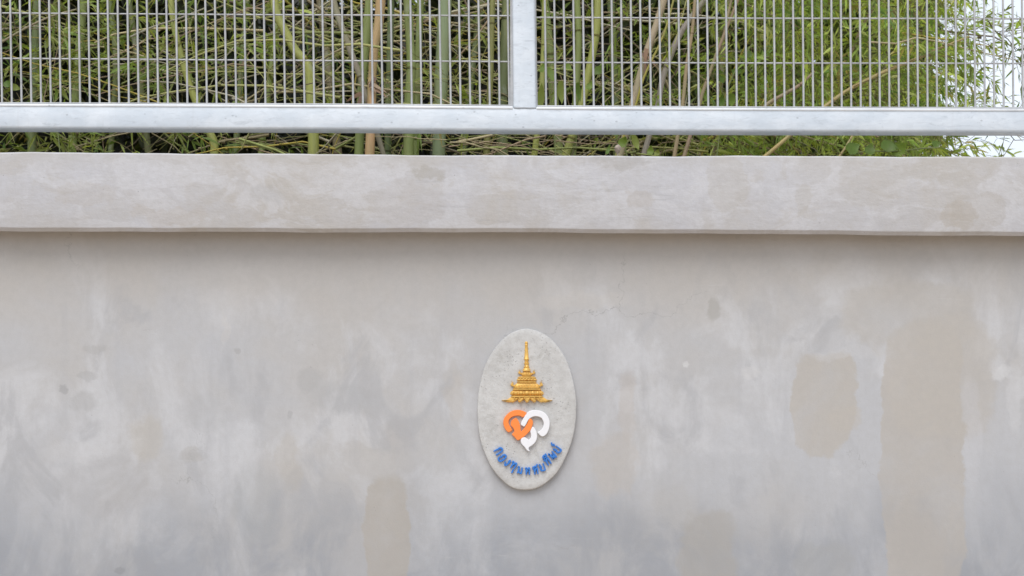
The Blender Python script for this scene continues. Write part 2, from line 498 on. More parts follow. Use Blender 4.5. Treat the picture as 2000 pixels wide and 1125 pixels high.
M_WALL, M_COPE, M_PLQ = wall_material(), coping_material(), plaque_material()
M_RAIL = steel_material('galvanised_tube', (0.60, 0.655, 0.71), (0.70, 0.745, 0.79), 0.48, 0.25)
M_BAR = steel_material('galvanised_wire', (0.43, 0.435, 0.44), (0.53, 0.535, 0.54), 0.5, 0.3)
M_GOLD = paint_material('gold_paint', (0.78, 0.47, 0.115), 0.40, 0.5, 0.25, 90)
M_ORANGE = paint_material('orange_paint', (0.95, 0.26, 0.05), 0.5, 0.08)
M_WHITE = paint_material('white_paint', (0.82, 0.82, 0.84), 0.5, 0.06)
M_BLUE = paint_material('blue_paint', (0.035, 0.20, 0.62), 0.45, 0.25)
M_CULM = culm_material()
M_LEAF = attr_material('bamboo_leaf', 0.5, 0.38)
M_TWIG = attr_material('dry_twig', 0.7, 0.0)
M_BROAD = attr_material('broad_leaf', 0.42, 0.28)
M_GROUND = ground_material()

# ------------------------------------------------------------------ ground
g = MB()
g.add([(-3000, -3000, 0), (3000, -3000, 0), (3000, 3000, 0), (-3000, 3000, 0)], [(0, 1, 2, 3)])
tag(g.build('ground', M_GROUND, smooth=False), kind='structure')

# ------------------------------------------------------------------ wall and coping
COPE_TOP = [(0, 297), (250, 298.5), (480, 300.5), (760, 302), (1000, 303.5), (1500, 303.5), (1750, 304.5), (2000, 306.5)]
COPE_BOT = [(0, 443.5), (500, 445), (1000, 446.5), (1500, 449.5), (2000, 452.5)]
YC = -0.105
wall = empty('rendered_wall', (0, 0.1, 0), 'grey cement-rendered boundary wall with a projecting coping band under the steel fence', 'wall')

def ext(pts, px):            # linear outside the frame
    if px < 0: return pts[0][1] + (pts[0][1] - pts[1][1]) / (pts[1][0] - pts[0][0]) * -px * 0.5
    if px > 2000: return pts[-1][1] + (pts[-1][1] - pts[-2][1]) / (pts[-1][0] - pts[-2][0]) * (px - 2000) * 0.5
    return interp(px, pts)

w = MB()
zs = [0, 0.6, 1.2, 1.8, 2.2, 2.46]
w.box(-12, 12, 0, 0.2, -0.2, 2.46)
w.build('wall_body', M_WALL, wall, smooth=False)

w = MB()
rings = []
nx = 420
rr = random.Random(3)
low = [rr.uniform(-1, 1) for _ in range(90)]
for i in range(nx + 1):
    x = -12 + 24 * i / nx
    px = 1000 + x / (D + YC) * FPX
    wav = sum(math.sin(x * f + p) * a for f, p, a in ((2.1, 1, .0012), (5.7, 2, .0010), (11.3, .4, .0008), (23, 4, .0006)))
    wav2 = sum(math.sin(x * f + p) * a for f, p, a in ((1.7, 3, .0012), (6.9, 1, .0012), (14.1, 2.4, .0008), (37, .6, .0006)))
    zt = P(px, ext(COPE_TOP, px), YC).z + wav2
    zb = P(px, ext(COPE_BOT, px), YC).z + wav
    c = 0.006
    yb = 0.26
    dy = wav * 0.8
    rings.append([(x, YC + dy + 0.017, zb - 0.0125), (x, YC + dy + 0.0015, zb), (x, YC + dy, zb + 0.004), (x, YC + dy, zt - c), (x, YC + dy + c, zt), (x, yb, zt), (x, yb, zb), (x, 0.1, zb + 0.002), (x, -0.004, zb + 0.002)])
w.loft(rings)
cop = w.build('coping', M_COPE, wall, angle=25)

# ------------------------------------------------------------------ oval plaque
PY = -0.026
pc = P(1028.5, 800, 0)
plaque = empty('wall_plaque', (pc.x, 0, pc.z), 'oval concrete plaque with gold crown, orange and white heart and blue lettering on the wall', 'plaque')
TILT = R(-0.9)

def oval(sc, y, n=96):
    out = []
    for i in range(n):
        a = 2 * math.pi * i / n
        wv = 1 + 0.004 * math.sin(3 * a + 1) + 0.003 * math.sin(7 * a + 2) + 0.0025 * math.sin(13 * a)
        rx, rz = PX(96.5, 0) * sc * wv, PX(157, 0) * sc * wv
        x, z = rx * math.cos(a), rz * math.sin(a)
        out.append((pc.x + x * math.cos(TILT) - z * math.sin(TILT), y, pc.z + x * math.sin(TILT) + z * math.cos(TILT)))
    return out
w = MB()
rings = [oval(1.0, 0.004), oval(1.0, PY + 0.008), oval(0.99, PY + 0.003), oval(0.965, PY + 0.0006), oval(0.93, PY)]
w.loft(rings, True, False)
n = 96
base = len(w.v) - n
inner = [oval(s, PY) for s in (0.7, 0.4, 0.1)]
w.loft([oval(0.93, PY)] + inner, True, False)
w.add(oval(0.1, PY), [tuple(range(n))])
w.build('plaque_slab', M_PLQ, plaque, angle=30)

def Q(px, py, y=PY):
    """photograph pixel on the plaque's face"""
    return P(px, py, y)

# --- gold crown: coordinates traced in an enlarged crop (1 unit = 0.12 px)
def C(u, v, y=PY):
    return Q(970 + u * 0.12, 660 + v * 0.12, y)
def crown_axis(v):
    return 483 + (v - 60) * 0.012

def relief(profile, mat, name, parent, depth=0.5, seg=10, maxd=0.016):
    """half-round relief: profile = [(v, half width)] from the top down"""
    w = MB()
    rings = []
    for v, hw, *dd in profile:
        c = crown_axis(v)
        r = []
        for k in range(seg + 1):
            a = math.pi * k / seg
            p = C(c + hw * math.cos(a), v)
            d = dd[0] if dd else min(maxd, PX(hw * 0.12, PY) * depth)
            r.append((p.x, PY + 0.001 - d * (math.sin(a) ** 0.7), p.z))
        rings.append(r)
    w.loft(rings, True, True)
    return w.build(name, mat, parent, angle=35)

def petal(name, parent, pts, y0, y1, mat=M_GOLD, bev=0.002):
    w = MB()
    w.prism([(C(u, v).x, C(u, v).z) for u, v in pts], y0, y1, bev)
    return w.build(name, mat, parent, angle=30)

def bead(name, parent, u, v, ru, rv, dep, mat=M_GOLD):
    w = MB()
    rings = []
    for j in range(1, 5):
        b = math.pi / 2 * j / 4
        r = []
        for k in range(12):
            a = 2 * math.pi * k / 12
            p = C(u + ru * math.sin(b) * math.cos(a), v + rv * math.sin(b) * math.sin(a))
            r.append((p.x, PY - dep[0] - dep[1] * math.cos(b), p.z))
        rings.append(r)
    w.loft(rings, True, True)
    return w.build(name, mat, parent, angle=60)

crown = relief([(955, 262), (965, 268), (985, 300), (1000, 320), (1012, 318)], M_GOLD, 'crown', plaque, 0.35, 14, 0.007)
tag(crown, 'gold tiered crown in relief')
relief([(60, 16), (72, 24), (86, 24), (100, 18), (112, 26), (122, 24), (130, 22), (240, 30), (330, 36), (338, 42), (352, 44), (360, 34), (372, 30), (398, 32), (408, 42),
        (424, 40), (432, 32), (452, 34), (470, 46), (488, 40), (498, 52), (515, 62), (540, 66)], M_GOLD, 'spire', crown, 0.95, 12)
relief([(540, 52), (560, 52), (566, 82), (590, 96), (602, 100), (606, 78), (630, 72)], M_GOLD, 'tier', crown, 0.6, 14, 0.013)
relief([(626, 110, .006), (634, 128, .006), (636, 146, .014), (652, 148, .014), (655, 134, .006), (660, 136, .006), (664, 158, .013), (690, 164, .014), (696, 154, .010), (700, 134, .006), (708, 134, .006),
        (711, 158, .013), (726, 160, .013), (729, 148, .006), (736, 142, .006)], M_GOLD, 'tier', crown, seg=18)
relief([(736, 142, .006), (744, 176, .008), (764, 192, .009), (768, 210, .009), (806, 214, .010), (808, 210, .006), (813, 222, .015), (826, 226, .015), (829, 220, .006), (835, 222, .006), (838, 232, .016), (850, 234, .016),
        (853, 228, .006)], M_GOLD, 'tier', crown, seg=20)
relief([(853, 228, .006), (860, 236, .007), (866, 252, .010), (890, 272, .012), (914, 274, .012), (934, 250, .008), (938, 244, .006), (943, 246, .006), (946, 256, .018), (963, 260, .018), (966, 235, .006)], M_GOLD, 'tier', crown, seg=22)
# beads and leaves on the tiers
for du, ru in ((-238, 20), (-180, 30), (-100, 38), (-6, 44), (88, 38), (166, 30), (226, 20)):
    bead('bead', crown, crown_axis(895) + du + 4, 898, ru, 36, (0.0105 - abs(du) * 0.00002, 0.009))
for du in (-98, -52, 0, 52, 98):
    bead('bead', crown, crown_axis(675) + du, 674, 22, 17, (0.011 - abs(du) * 0.00005, 0.007))
for du in (-180, -135, -88, -44, 0, 44, 88, 135, 180):
    u = crown_axis(790) + du
    petal('leaf', crown, [(u - 19, 814), (u - 15, 792), (u, 768 - abs(du) * 0.06), (u + 15, 792), (u + 19, 814)], PY, PY - 0.016 + abs(du) * 0.00003)
for du in (-55, -28, 0, 28, 55):
    u = crown_axis(600) + du
    petal('leaf', crown, [(u - 12, 606), (u - 9, 582), (u, 560), (u + 9, 582), (u + 12, 606)], PY, PY - 0.014 + abs(du) * 0.00005)
for v, du in ((385, -14), (385, 18), (455, -16), (455, 16), (553, -24), (553, 32)):
    bead('boss', crown, crown_axis(v) + du, v, 9, 9, (0.006, 0.004))
# upturned finials at the tier corners
for sgn, u0, v0, s in ((-1, 374, 588, 0.9), (1, 606, 588, 0.9), (-1, 256, 790, 1.15), (1, 722, 790, 1.15)):
    pts = [(0, 0), (0.9, -12), (1.0, -30), (0.25, -50), (0.35, -85), (-0.15, -52), (-0.5, -66), (-0.45, -30), (-1.6, -8), (-1.8, 8)]
    petal('finial', crown, [(u0 + sgn * p[0] * 26 * s, v0 + p[1] * s) for p in pts], PY, PY - 0.010, bev=0.0015)
# flared petals of the skirt
sk = 1010
for du, wd, lean, tip in ((-330, 70, -80, 1048), (-235, 52, -50, 1054), (-118, 48, -26, 1054), (0, 44, 0, 1056), (118, 48, 26, 1054), (232, 52, 52, 1054), (330, 66, 84, 1048)):
    u = crown_axis(1000) + du * 0.78
    if abs(du) > 300:
        s = 1 if du > 0 else -1
        a = crown_axis(1000)
        pts = [(a + s * 225, 968), (a + s * 300, 1000), (a + s * 360, 1012), (a + s * 415, 1012), (a + s * 375, 1034), (a + s * 300, 1050), (a + s * 250, 1046), (a + s * 225, 1020)]
    else:
        pts = [(u - wd, 972), (u + wd, 972), (u + wd * 0.9 + lean * .4, 1010), (u + wd * 0.55 + lean, 1040), (u + lean, tip), (u - wd * 0.55 + lean, 1040), (u - wd * 0.9 + lean * .4, 1010)]
    petal('petal', crown, pts, PY, PY - 0.020 + abs(du) * 0.00003, bev=0.004)
for du in (-205, -123, -41, 41, 123, 205):
    bead('bead', crown, crown_axis(985) + du, 984, 17, 14, (0.015, 0.006))

# --- heart of two letters: traced in a crop (1 unit = 1/11.25 px)
def H(u, v):
    p = Q(970 + u / 11.25, 790 + v / 11.25)
    return Vector((p.x, p.z))
def letter_piece(name, polys, mat, label):
    w = MB()
    for poly, y1 in polys:
        pts = catmull([H(*p) for p in poly], 3, True)
        w.prism([(p.x, p.y) for p in pts], PY + 0.002, y1, 0.0015)
    o = w.build(name, mat, plaque, angle=30)
    tag(o, label)
    return o
O1 = [(655, 185), (600, 152), (540, 130), (470, 120), (400, 124), (330, 147), (270, 182), (212, 236), (170, 295), (150, 355), (148, 420), (165, 490), (192, 545), (228, 590), (262, 612),
      (305, 596), (340, 560), (322, 520), (290, 470), (268, 420), (262, 375), (276, 335), (305, 300), (345, 272), (400, 254), (460, 246), (520, 256), (570, 282), (625, 250)]
O2 = [(308, 425), (325, 365), (365, 325), (415, 298), (455, 320), (490, 380), (516, 460), (528, 540), (536, 592), (562, 572), (620, 498), (676, 405), (716, 318), (756, 314), (794, 365),
      (794, 430), (775, 490), (745, 560), (695, 622), (622, 692), (545, 748), (482, 786), (442, 776), (398, 722), (336, 660), (360, 628), (388, 590), (376, 545), (352, 505), (318, 470)]
letter_piece('orange_letter', [(O1, PY - 0.0125), (O2, PY - 0.0140)], M_ORANGE, 'orange left half of the heart emblem')
W1 = [(532, 440), (548, 375), (592, 298), (640, 225), (682, 172), (742, 140), (830, 126), (930, 134), (1010, 160), (1080, 212), (1130, 282), (1160, 370), (1160, 470), (1140, 560), (1102, 638),
      (1052, 688), (1004, 704), (954, 682), (908, 630), (905, 600), (952, 580), (1000, 530), (1030, 460), (1032, 400), (1010, 340), (968, 290), (900, 265), (830, 262), (772, 282), (716, 318), (680, 370),
      (648, 432), (608, 488), (562, 468)]
W2 = [(790, 488), (832, 522), (864, 590), (885, 655), (886, 722), (870, 790), (830, 852), (770, 905), (712, 942), (706, 985), (730, 1028), (690, 1022), (646, 985), (618, 940), (562, 882), (530, 822),
      (530, 772), (560, 736), (610, 720), (656, 738), (690, 772), (722, 764), (750, 720), (754, 660), (738, 595), (758, 540)]
letter_piece('white_letter', [(W1, PY - 0.0155), (W2, PY - 0.0165)], M_WHITE, 'white right half of the heart emblem')

# --- blue lettering along the lower rim
GL = {
 'k': [[(.08, 0), (.12, .5), (.28, .62), (.1, .76), (.35, 1), (.75, .98), (.9, .7), (.9, 0)]],
 'o': [[(.45, .55), (.3, .5), (.2, .68), (.4, .98), (.75, .95), (.92, .7), (.9, .2), (.7, 0), (.25, .02), (.12, .2), (.18, .45)]],
 'ng': [[(.5, .8), (.62, .98), (.75, .8), (.7, .3), (.55, 0), (.3, .15), (.1, .42)], [(.5, .8), (.6, .66)]],
 'thu': [[(.2, .78), (.08, .92), (.22, 1), (.3, .8), (.28, 0)], [(.28, .3), (.55, .85), (.78, 1), (.9, .8), (.9, 0)], [(.72, -.2), (.92, -.22), (.9, -.62)]],
 'n': [[(.12, .84), (.24, 1), (.3, .8), (.28, .1), (.1, .02)], [(.28, .1), (.6, .12), (.88, .02), (.86, 1)]],
 'h': [[(.12, .86), (.22, 1), (.3, .84), (.28, 0)], [(.28, .25), (.5, .55), (.8, .72), (.9, .9), (.76, 1), (.64, .84), (.86, .55), (.9, 0)]],
 'tha': [[(.2, .78), (.08, .92), (.22, 1), (.3, .8), (.28, 0)], [(.28, .3), (.55, .85), (.78, 1), (.9, .8), (.9, 0)], [(.0, 1.3), (.25, 1.2), (.55, 1.32), (.8, 1.3), (1.0, 1.66)]],
 'y': [[(.28, .86), (.16, 1), (.1, .8), (.34, .6), (.12, .45), (.14, .08), (.5, 0), (.88, .06), (.88, 1)]],
 'thi': [[(.2, .78), (.08, .92), (.22, 1), (.3, .8), (.28, 0)], [(.28, .3), (.55, .85), (.78, 1), (.9, .8), (.9, 0)], [(.1, 1.22), (.3, 1.5), (.7, 1.5), (.9, 1.22), (.1, 1.22)], [(.9, 1.22), (.95, 1.7)]],
 'ph': [[(.22, .84), (.08, .95), (.2, 1), (.16, .05), (.35, .35), (.5, .7), (.66, .05), (.82, .1), (.92, 1)]],
 'yk': [[(.28, .86), (.16, 1), (.1, .8), (.34, .6), (.12, .45), (.14, .08), (.5, 0), (.88, .06), (.88, 1)], [(.62, 1.28), (.8, 1.2), (.85, 1.38), (.62, 1.4), (.7, 1.6), (.98, 1.8)]],
}
letters = [('k', 973.5, 881, -58, 15, 9.5), ('o', 981, 894, -52, 15, 9.5), ('ng', 991, 903.5, -42, 13, 9), ('thu', 1002.5, 909, -30, 12, 10), ('n', 1015, 918, -12, 11.5, 10), ('h', 1030, 920.5, -2, 12, 9.5),
           ('tha', 1046, 920.5, 8, 11, 9), ('y', 1059, 912.5, 20, 12.5, 9.5), ('thi', 1069.5, 902, 32, 12.5, 9.5), ('ph', 1079.5, 889.5, 45, 13, 10), ('yk', 1088.5, 878, 55, 12.5, 9.5)]
for key, px, py, ang, hh, ww in letters:
    w = MB()
    c0 = Q(px, py)
    for si, stroke in enumerate(GL[key]):
        pts = []
        for u, v in stroke:
            sx, sz = (u - 0.5) * PX(ww * 1.08, PY), (v - 0.5) * PX(hh * 1.08, PY)
            a = R(ang)
            pts.append(Vector((c0.x + sx * math.cos(a) - sz * math.sin(a), 0, c0.z + sx * math.sin(a) + sz * math.cos(a))))
        pts = catmull(pts, 3)
        hw = PX(1.75, PY)
        rings = []
        for i, p in enumerate(pts):
            tdir = (pts[min(i + 1, len(pts) - 1)] - pts[max(i - 1, 0)]).normalized()
            nrm = Vector((-tdir.z, 0, tdir.x))
            f = 0.75 + 0.25 * math.sin(math.pi * i / (len(pts) - 1))
            y1 = PY - 0.0088 - 0.0007 * si
            a_, b_ = p + nrm * hw * f, p - nrm * hw * f
            a2, b2 = p + nrm * hw * f * 0.7, p - nrm * hw * f * 0.7
            rings.append([(a_.x, PY + 0.002, a_.z), (a_.x, y1 + 0.0015, a_.z), (a2.x, y1, a2.z), (b2.x, y1, b2.z), (b_.x, y1 + 0.0015, b_.z), (b_.x, PY + 0.002, b_.z)])
        w.loft(rings)
    w.build('letter', M_BLUE, plaque, angle=35)

# ------------------------------------------------------------------ steel fence
YF = 0.03                    # front face of the rail
fence = empty('steel_fence', (0, 0.067, P(1000, 300, YC).z), 'galvanised steel fence of close upright wires on a square tube rail above the wall', 'fence')
TOPR = [(-400, 201.5), (0, 203.5), (640, 206), (1000, 208.8), (1050, 209.6), (1500, 212), (2000, 213.2), (2400, 214.4)]
BOTR = [(-400, 246), (0, 248), (640, 250), (1000, 252.5), (1500, 254.5), (2000, 255.5), (2400, 256.5)]

def fx(px, y): return P(px, 0, y).x
def fz(py, y): return P(0, py, y).z

def rounded(y0, y1, z0, z1, r, s=4):
    out = []
    for cy, cz, a0 in ((y1 - r, z1 - r, 0), (y0 + r, z1 - r, 90), (y0 + r, z0 + r, 180), (y1 - r, z0 + r, 270)):
        for k in range(s + 1):
            a = R(a0 + 90 * k / s)
            out.append((cy + r * math.cos(a), cz + r * math.sin(a)))
    return out

RD = 0.075
w = MB()
rings = []
for px in list(range(-1500, 3501, 100)):
    px2 = max(-400, min(2400, px))
    zt, zb = fz(interp(px2, TOPR), YF), fz(interp(px2, BOTR), YF) - 0.004
    rings.append([(fx(px, YF), y, z) for y, z in rounded(YF, YF + RD, zb, zt, 0.0095)])
w.loft(rings)
w.build('bottom_rail', M_RAIL, fence, angle=50)
ZTOP = fz(-460, YF)
w = MB()
w.loft([[(x, y, z) for y, z in rounded(YF, YF + RD, ZTOP, ZTOP + 0.09, 0.0095)] for x in (fx(-1500, YF), fx(3500, YF))])
w.build('top_rail', M_RAIL, fence, angle=50)

def post(px_top, px_bot, zb, z1=None):
    w = MB()
    z1 = z1 or ZTOP
    rings = []
    wd = PX(45, YF)
    for z, px in ((zb, px_bot), (z1, px_bot + (px_top - px_bot) * (z1 - zb) / PX(209, YF))):
        x = fx(px, YF)
        rings.append([(x + a - wd / 2, b, z) for a, b in [(q[0], q[1]) for q in rounded(0, wd, YF + 0.001, YF + RD - 0.001, 0.0095)]])
    w.loft(rings)
    return w.build('post', M_RAIL, fence, angle=50)
post(1022.5, 1025, fz(209.5, YF))
# weld beads where post meets rail
w = MB()
w.tube([(fx(px, YF), YF - 0.0005, fz(py, YF)) for px, py in ((1003, 209.8), (1012, 210.6), (1024, 210.2), (1036, 210.9), (1047, 210.3))], [0.0022, 0.0038, 0.0026, 0.0036, 0.0024], 6)
M_WELD = steel_material('weld_metal', (0.30, 0.31, 0.33), (0.55, 0.58, 0.61), 0.6, 0.3)
w.build('weld', M_WELD, fence)
COPE_Z = fz(297, YC) - 0.01
for px in (-335, 2360):
    post(px, px, COPE_Z + 0.0)
for px in (-1490, 3490):
    post(px, px, COPE_Z + 0.0)

YB = YF + 0.034              # plane of the wire mesh
WR = 0.0043
bar_meshes = {}
def bar(px_bot, lean):
    """one upright wire; lean = pixels that its foot stands right of its head over the visible height"""
    zb = fz(interp(px_bot, TOPR), YF) + 0.0005
    w = MB()
    x0 = fx(px_bot, YB)
    k = PX(lean, YB) / PX(208, YB)
    h = ZTOP - zb + 0.002
    j = random.uniform(-0.0012, 0.0012)
    w.tube([(x0, YB, zb), (x0 - k * h * 0.5 + j, YB + random.uniform(-.001, .001), zb + h * 0.5), (x0 - k * h, YB, zb + h)], WR, 8, False)
    return w.build('bar', M_BAR, fence, angle=80)
left = [4.3 + 19.05 * k for k in range(-17, 53)]
right = [1048.2 + 18.62 * k for k in range(0, 70)]
for px in left: bar(px, 3.6 - 0.6 * max(px, 0) / 1000)
for px in right: bar(px, 3.0 - 1.6 * min(1, (px - 1048) / 950))
for k in range(60):
    bar(-350 - 19 * k, 3.6)
    bar(2375 + 18.6 * k, 1.2)
# cross wires, at the back of the uprights
def wire(x0, x1, pts, r=0.0033, dy=0.0068):
    w = MB()
    n = 14
    w.tube([(fx(x0 + (x1 - x0) * k / n, YB + dy), YB + dy, fz(interp(x0 + (x1 - x0) * k / n, pts), YB + dy)) for k in range(n + 1)], r, 6)
    return w.build('wire', M_BAR, fence, angle=80)
for off in (0, -88, -176, -264, -352, -440):
    wire(-330, 997, [(-400, 23.5 + off), (0, 25.6 + off), (480, 28.8 + off), (1000, 31 + off)])
    wire(1046, 2350, [(1046, 34.2 + off), (1480, 36 + off), (2000, 36.6 + off), (2400, 37 + off)])
    wire(-1480, -345, [(-1500, 19 + off), (-345, 23 + off)])
    wire(2372, 3480, [(2372, 37 + off), (3480, 40 + off)])
for x0, x1 in ((-330, 997), (1046, 2350)):
    wire(x0, x1, [(-400, 114), (0, 114), (480, 117.6), (1000, 120.6)] if x0 < 0 else [(1046, 122), (1480, 123.4), (2000, 124), (2400, 124.5)])
    wire(x0, x1, [(p[0], p[1] - 2.4) for p in TOPR], 0.0034, -0.0020)
M_ZINC = steel_material('fresh_zinc', (0.74, 0.77, 0.80), (0.82, 0.84, 0.86), 0.42, 0.2)  # pale steel of an added strip, sky reflection on the rail edge painted in
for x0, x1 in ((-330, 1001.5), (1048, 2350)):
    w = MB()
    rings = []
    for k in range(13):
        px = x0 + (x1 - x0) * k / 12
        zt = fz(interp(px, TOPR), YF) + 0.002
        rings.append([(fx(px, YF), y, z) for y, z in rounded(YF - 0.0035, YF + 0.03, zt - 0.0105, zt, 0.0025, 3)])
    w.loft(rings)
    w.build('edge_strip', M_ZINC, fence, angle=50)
# flat frame strips beside the post
for a, b in ((996.6, 1003), (1044.5, 1047.2)):
    w = MB()
    w.box(fx(a, YB), fx(b, YB), YB - 0.004, YB + 0.004, fz(209, YB) + 0.002, ZTOP)
    w.build('frame_strip', M_BAR, fence, smooth=False)

# ------------------------------------------------------------------ bamboo culms
def culm(label, pts, wid, y, col, nodes=(), group=None, name='bamboo_culm', cat='bamboo', height=6.0, y2=None, parts=True, seg=10):
    """pts: photograph pixels from the top of the picture down; y: depth behind the wall face"""
    y2 = y if y2 is None else y2
    n = len(pts)
    ys = [y + (y2 - y) * i / (n - 1) for i in range(n)]
    wp = [P(p[0], p[1], ys[i]) for i, p in enumerate(pts)]
    wds = [PX(v, ys[i]) / 2 for i, v in enumerate(np.interp(np.linspace(0, 1, n), np.linspace(0, 1, len(wid)), wid))]
    mid = catmull(wp, 4)
    mr = list(np.interp(np.linspace(0, 1, len(mid)), np.linspace(0, 1, n), wds))
    # down to the soil
    d = (wp[-1] - wp[-2]).normalized()
    lowz = wp[-1].z
    sl = max(-0.5, min(0.5, d.x / max(0.15, -d.z)))
    down = []
    for k in range(1, 9):
        f = k / 8
        down.append(Vector((wp[-1].x + sl * lowz * (f - 0.35 * f * f), wp[-1].y + 0.05 * f, lowz * (1 - f) - 0.02 * f)))
    # up beyond the frame
    u = (wp[0] - wp[1]).normalized()
    su = max(-0.55, min(0.55, u.x / max(0.2, u.z)))
    upl = []
    top = max(0.4, height - wp[0].z)
    for k in range(8, 0, -1):
        f = k / 8
        upl.append(Vector((wp[0].x + su * top * (f + 0.12 * f * f), wp[0].y + 0.06 * top * f * f, wp[0].z + top * f)))
    path = upl + mid + down
    rad = [mr[0] * (1 - 0.75 * k / 8) for k in range(8, 0, -1)] + mr + [mr[-1] * (1 + 0.1 * k / 8) for k in range(1, 9)]
    # finer path with swollen joints
    cum = [0]
    for a, b in zip(path[:-1], path[1:]): cum.append(cum[-1] + (b - a).length)
    root = empty(name, path[-1], label, cat, group)
    w = MB()
    w.tube(path, rad, seg)
    st = w.build('stem', M_CULM, root, angle=70)
    st.color = (*col, 1)
    if parts:
        zn = [P(0, py, y).z for py in nodes]
        if not zn:
            z0 = random.uniform(0.2, 0.5)
            zn = [z0 + 0.36 * k for k in range(14) if 2.4 < z0 + 0.36 * k < height * 0.75]
        for z in zn:
            for a, b, ra in zip(path[:-1], path[1:], rad):
                if min(a.z, b.z) <= z <= max(a.z, b.z) and abs(a.z - b.z) > 1e-6:
                    f = (z - a.z) / (b.z - a.z)
                    c = a.lerp(b, f)
                    t = (b - a).normalized()
                    w = MB()
                    w.tube([c - t * ra * 0.34, c - t * ra * 0.14, c, c + t * ra * 0.16, c + t * ra * 0.3], [ra * 0.98, ra * 1.16, ra * 1.05, ra * 1.2, ra * 0.98], seg)
                    q = w.build('node_ring', M_CULM, root, angle=70)
                    q.color = (col[0] * 0.62, col[1] * 0.52, col[2] * 0.5, 1)
                    break
    return root

GRN, DKG, YGR, PAL, TAN, GRY, BRN, STR = (0.25, 0.31, 0.09), (0.15, 0.20, 0.08), (0.40, 0.42, 0.10), (0.29, 0.36, 0.20), (0.62, 0.39, 0.20), (0.33, 0.28, 0.22), (0.26, 0.17, 0.10), (0.40, 0.31, 0.10)
culm('yellow-green bamboo culm kinked in two places, left of the pale tan culm', [(535, -10), (541, 28), (562, 71), (578, 100), (596, 121), (605, 148), (608, 203), (612, 259), (612, 299)], (16, 17, 18, 20, 22), 0.6, YGR, (119,))
culm('dry grey-brown stick leaning across toward the foot of the pale tan culm', [(648, -10), (662, 37), (690, 114), (705, 154), (720, 205), (738, 265), (748, 299)], (13, 12, 10), 0.7, GRY, (150,), cat='dead stick', name='dry_stick', height=5)
culm('green bamboo culm close behind the left side of the pale tan culm', [(722, -10), (717, 57), (710, 128), (705, 205), (701, 299)], (16, 17, 18), 0.8, GRN, (232,))
culm('pale tan dry bamboo culm, the only orange-beige one, behind the left fence panel', [(744, -10), (740, 43), (731, 94), (727, 150), (726, 165), (726, 205), (722, 299)], (20, 18, 16, 17, 19), 0.6, TAN, (163,))
culm('thin dark green bamboo culm just right of the pale tan culm', [(764, -10), (762, 85), (759, 200), (757, 299)], (13, 13), 1.05, DKG)
culm('mid-green bamboo culm with a dark joint below the second cross wire', [(795, -10), (801, 85), (803, 134), (799, 205), (798, 299)], (16, 17, 20, 21), 0.75, GRN, (134,))
culm('slim green bamboo culm touching the right side of the dark-jointed culm', [(822, -10), (818, 85), (816, 142), (812, 299)], (14, 13), 1.0, GRN)
culm('thickest pale blue-green bamboo culm left of the fence post', [(870, -10), (864, 114), (860, 205), (857, 299)], (26, 26, 26, 25), 0.9, PAL, (248,))
culm('dull olive bamboo culm nearest the left edge of the fence post', [(990, -10), (985, 120), (980, 205), (981, 299)], (18, 20, 23), 1.0, (0.16, 0.19, 0.08))
culm('narrow yellowish culm between the thickest pale culm and the olive culm', [(962, -10), (958, 150), (953, 240), (950, 299)], (10, 12, 13), 0.9, (0.25, 0.24, 0.07))
culm('bright green slim culm close to the right edge of the fence post', [(1064, -10), (1061, 100), (1056, 205), (1044, 299)], (9, 10, 12), 0.75, YGR, (88, 250))
culm('yellow-green culm curving down to the left, second right of the fence post', [(1168, -10), (1165, 60), (1152, 130), (1136, 205), (1106, 299)], (14, 15, 15, 15), 0.9, YGR, (70, 270))
culm('green upright culm behind the big leaves right of the fence post', [(1126, -10), (1130, 80), (1124, 205), (1118, 299)], (12, 13, 15), 0.95, GRN)
culm('pale beige dry culm slanting up to the right with one brown joint', [(1300, -10), (1281, 51), (1262, 105), (1247, 159), (1235, 205), (1212, 299)], (13, 14, 14, 13), 0.65, (0.50, 0.40, 0.27), (106,))
culm('grey dry stick forked off beside the slanting beige culm', [(1385, -10), (1338, 51), (1313, 100), (1293, 159), (1285, 205), (1258, 299)], (11, 12, 11, 11), 0.75, (0.40, 0.34, 0.30), (132,), cat='dead stick', name='dry_stick', height=4.6)
culm('thin tan stick standing between the grey stick and the brown stick', [(1358, -10), (1352, 60), (1341, 128), (1333, 205), (1318, 299)], (6, 7, 8), 0.55, (0.42, 0.31, 0.18), cat='dead stick', name='dry_stick', height=4.6)
culm('thin red-brown stick leaning right, leftmost in the leafy mass', [(1445, -10), (1404, 94), (1374, 176), (1366, 205), (1338, 299)], (6, 7, 8), 0.5, (0.34, 0.23, 0.15), cat='dead stick', name='dry_stick', height=4.4)
culm('thin bright yellow stem slanting beside the pale beige dry culm', [(1318, -10), (1296, 68), (1258, 150), (1240, 210), (1205, 299)], (4, 4.5, 4.5), 0.55, (0.42, 0.36, 0.06), cat='bamboo shoot', name='bamboo_shoot', height=4.2, parts=False, seg=7)
culm('yellow-green culm sloping down to the right at the left of the fence', [(332, -10), (342, 60), (362, 140), (383, 200), (402, 245), (417, 275), (419, 299)], (12, 13, 15, 17), 0.95, YGR, (225,))
culm('olive culm partly lost in the green leaves at far left of the fence', [(212, -10), (222, 60), (226, 140), (222, 210), (216, 299)], (10, 11, 11), 1.6, (0.14, 0.17, 0.06))
back = random.Random(21)
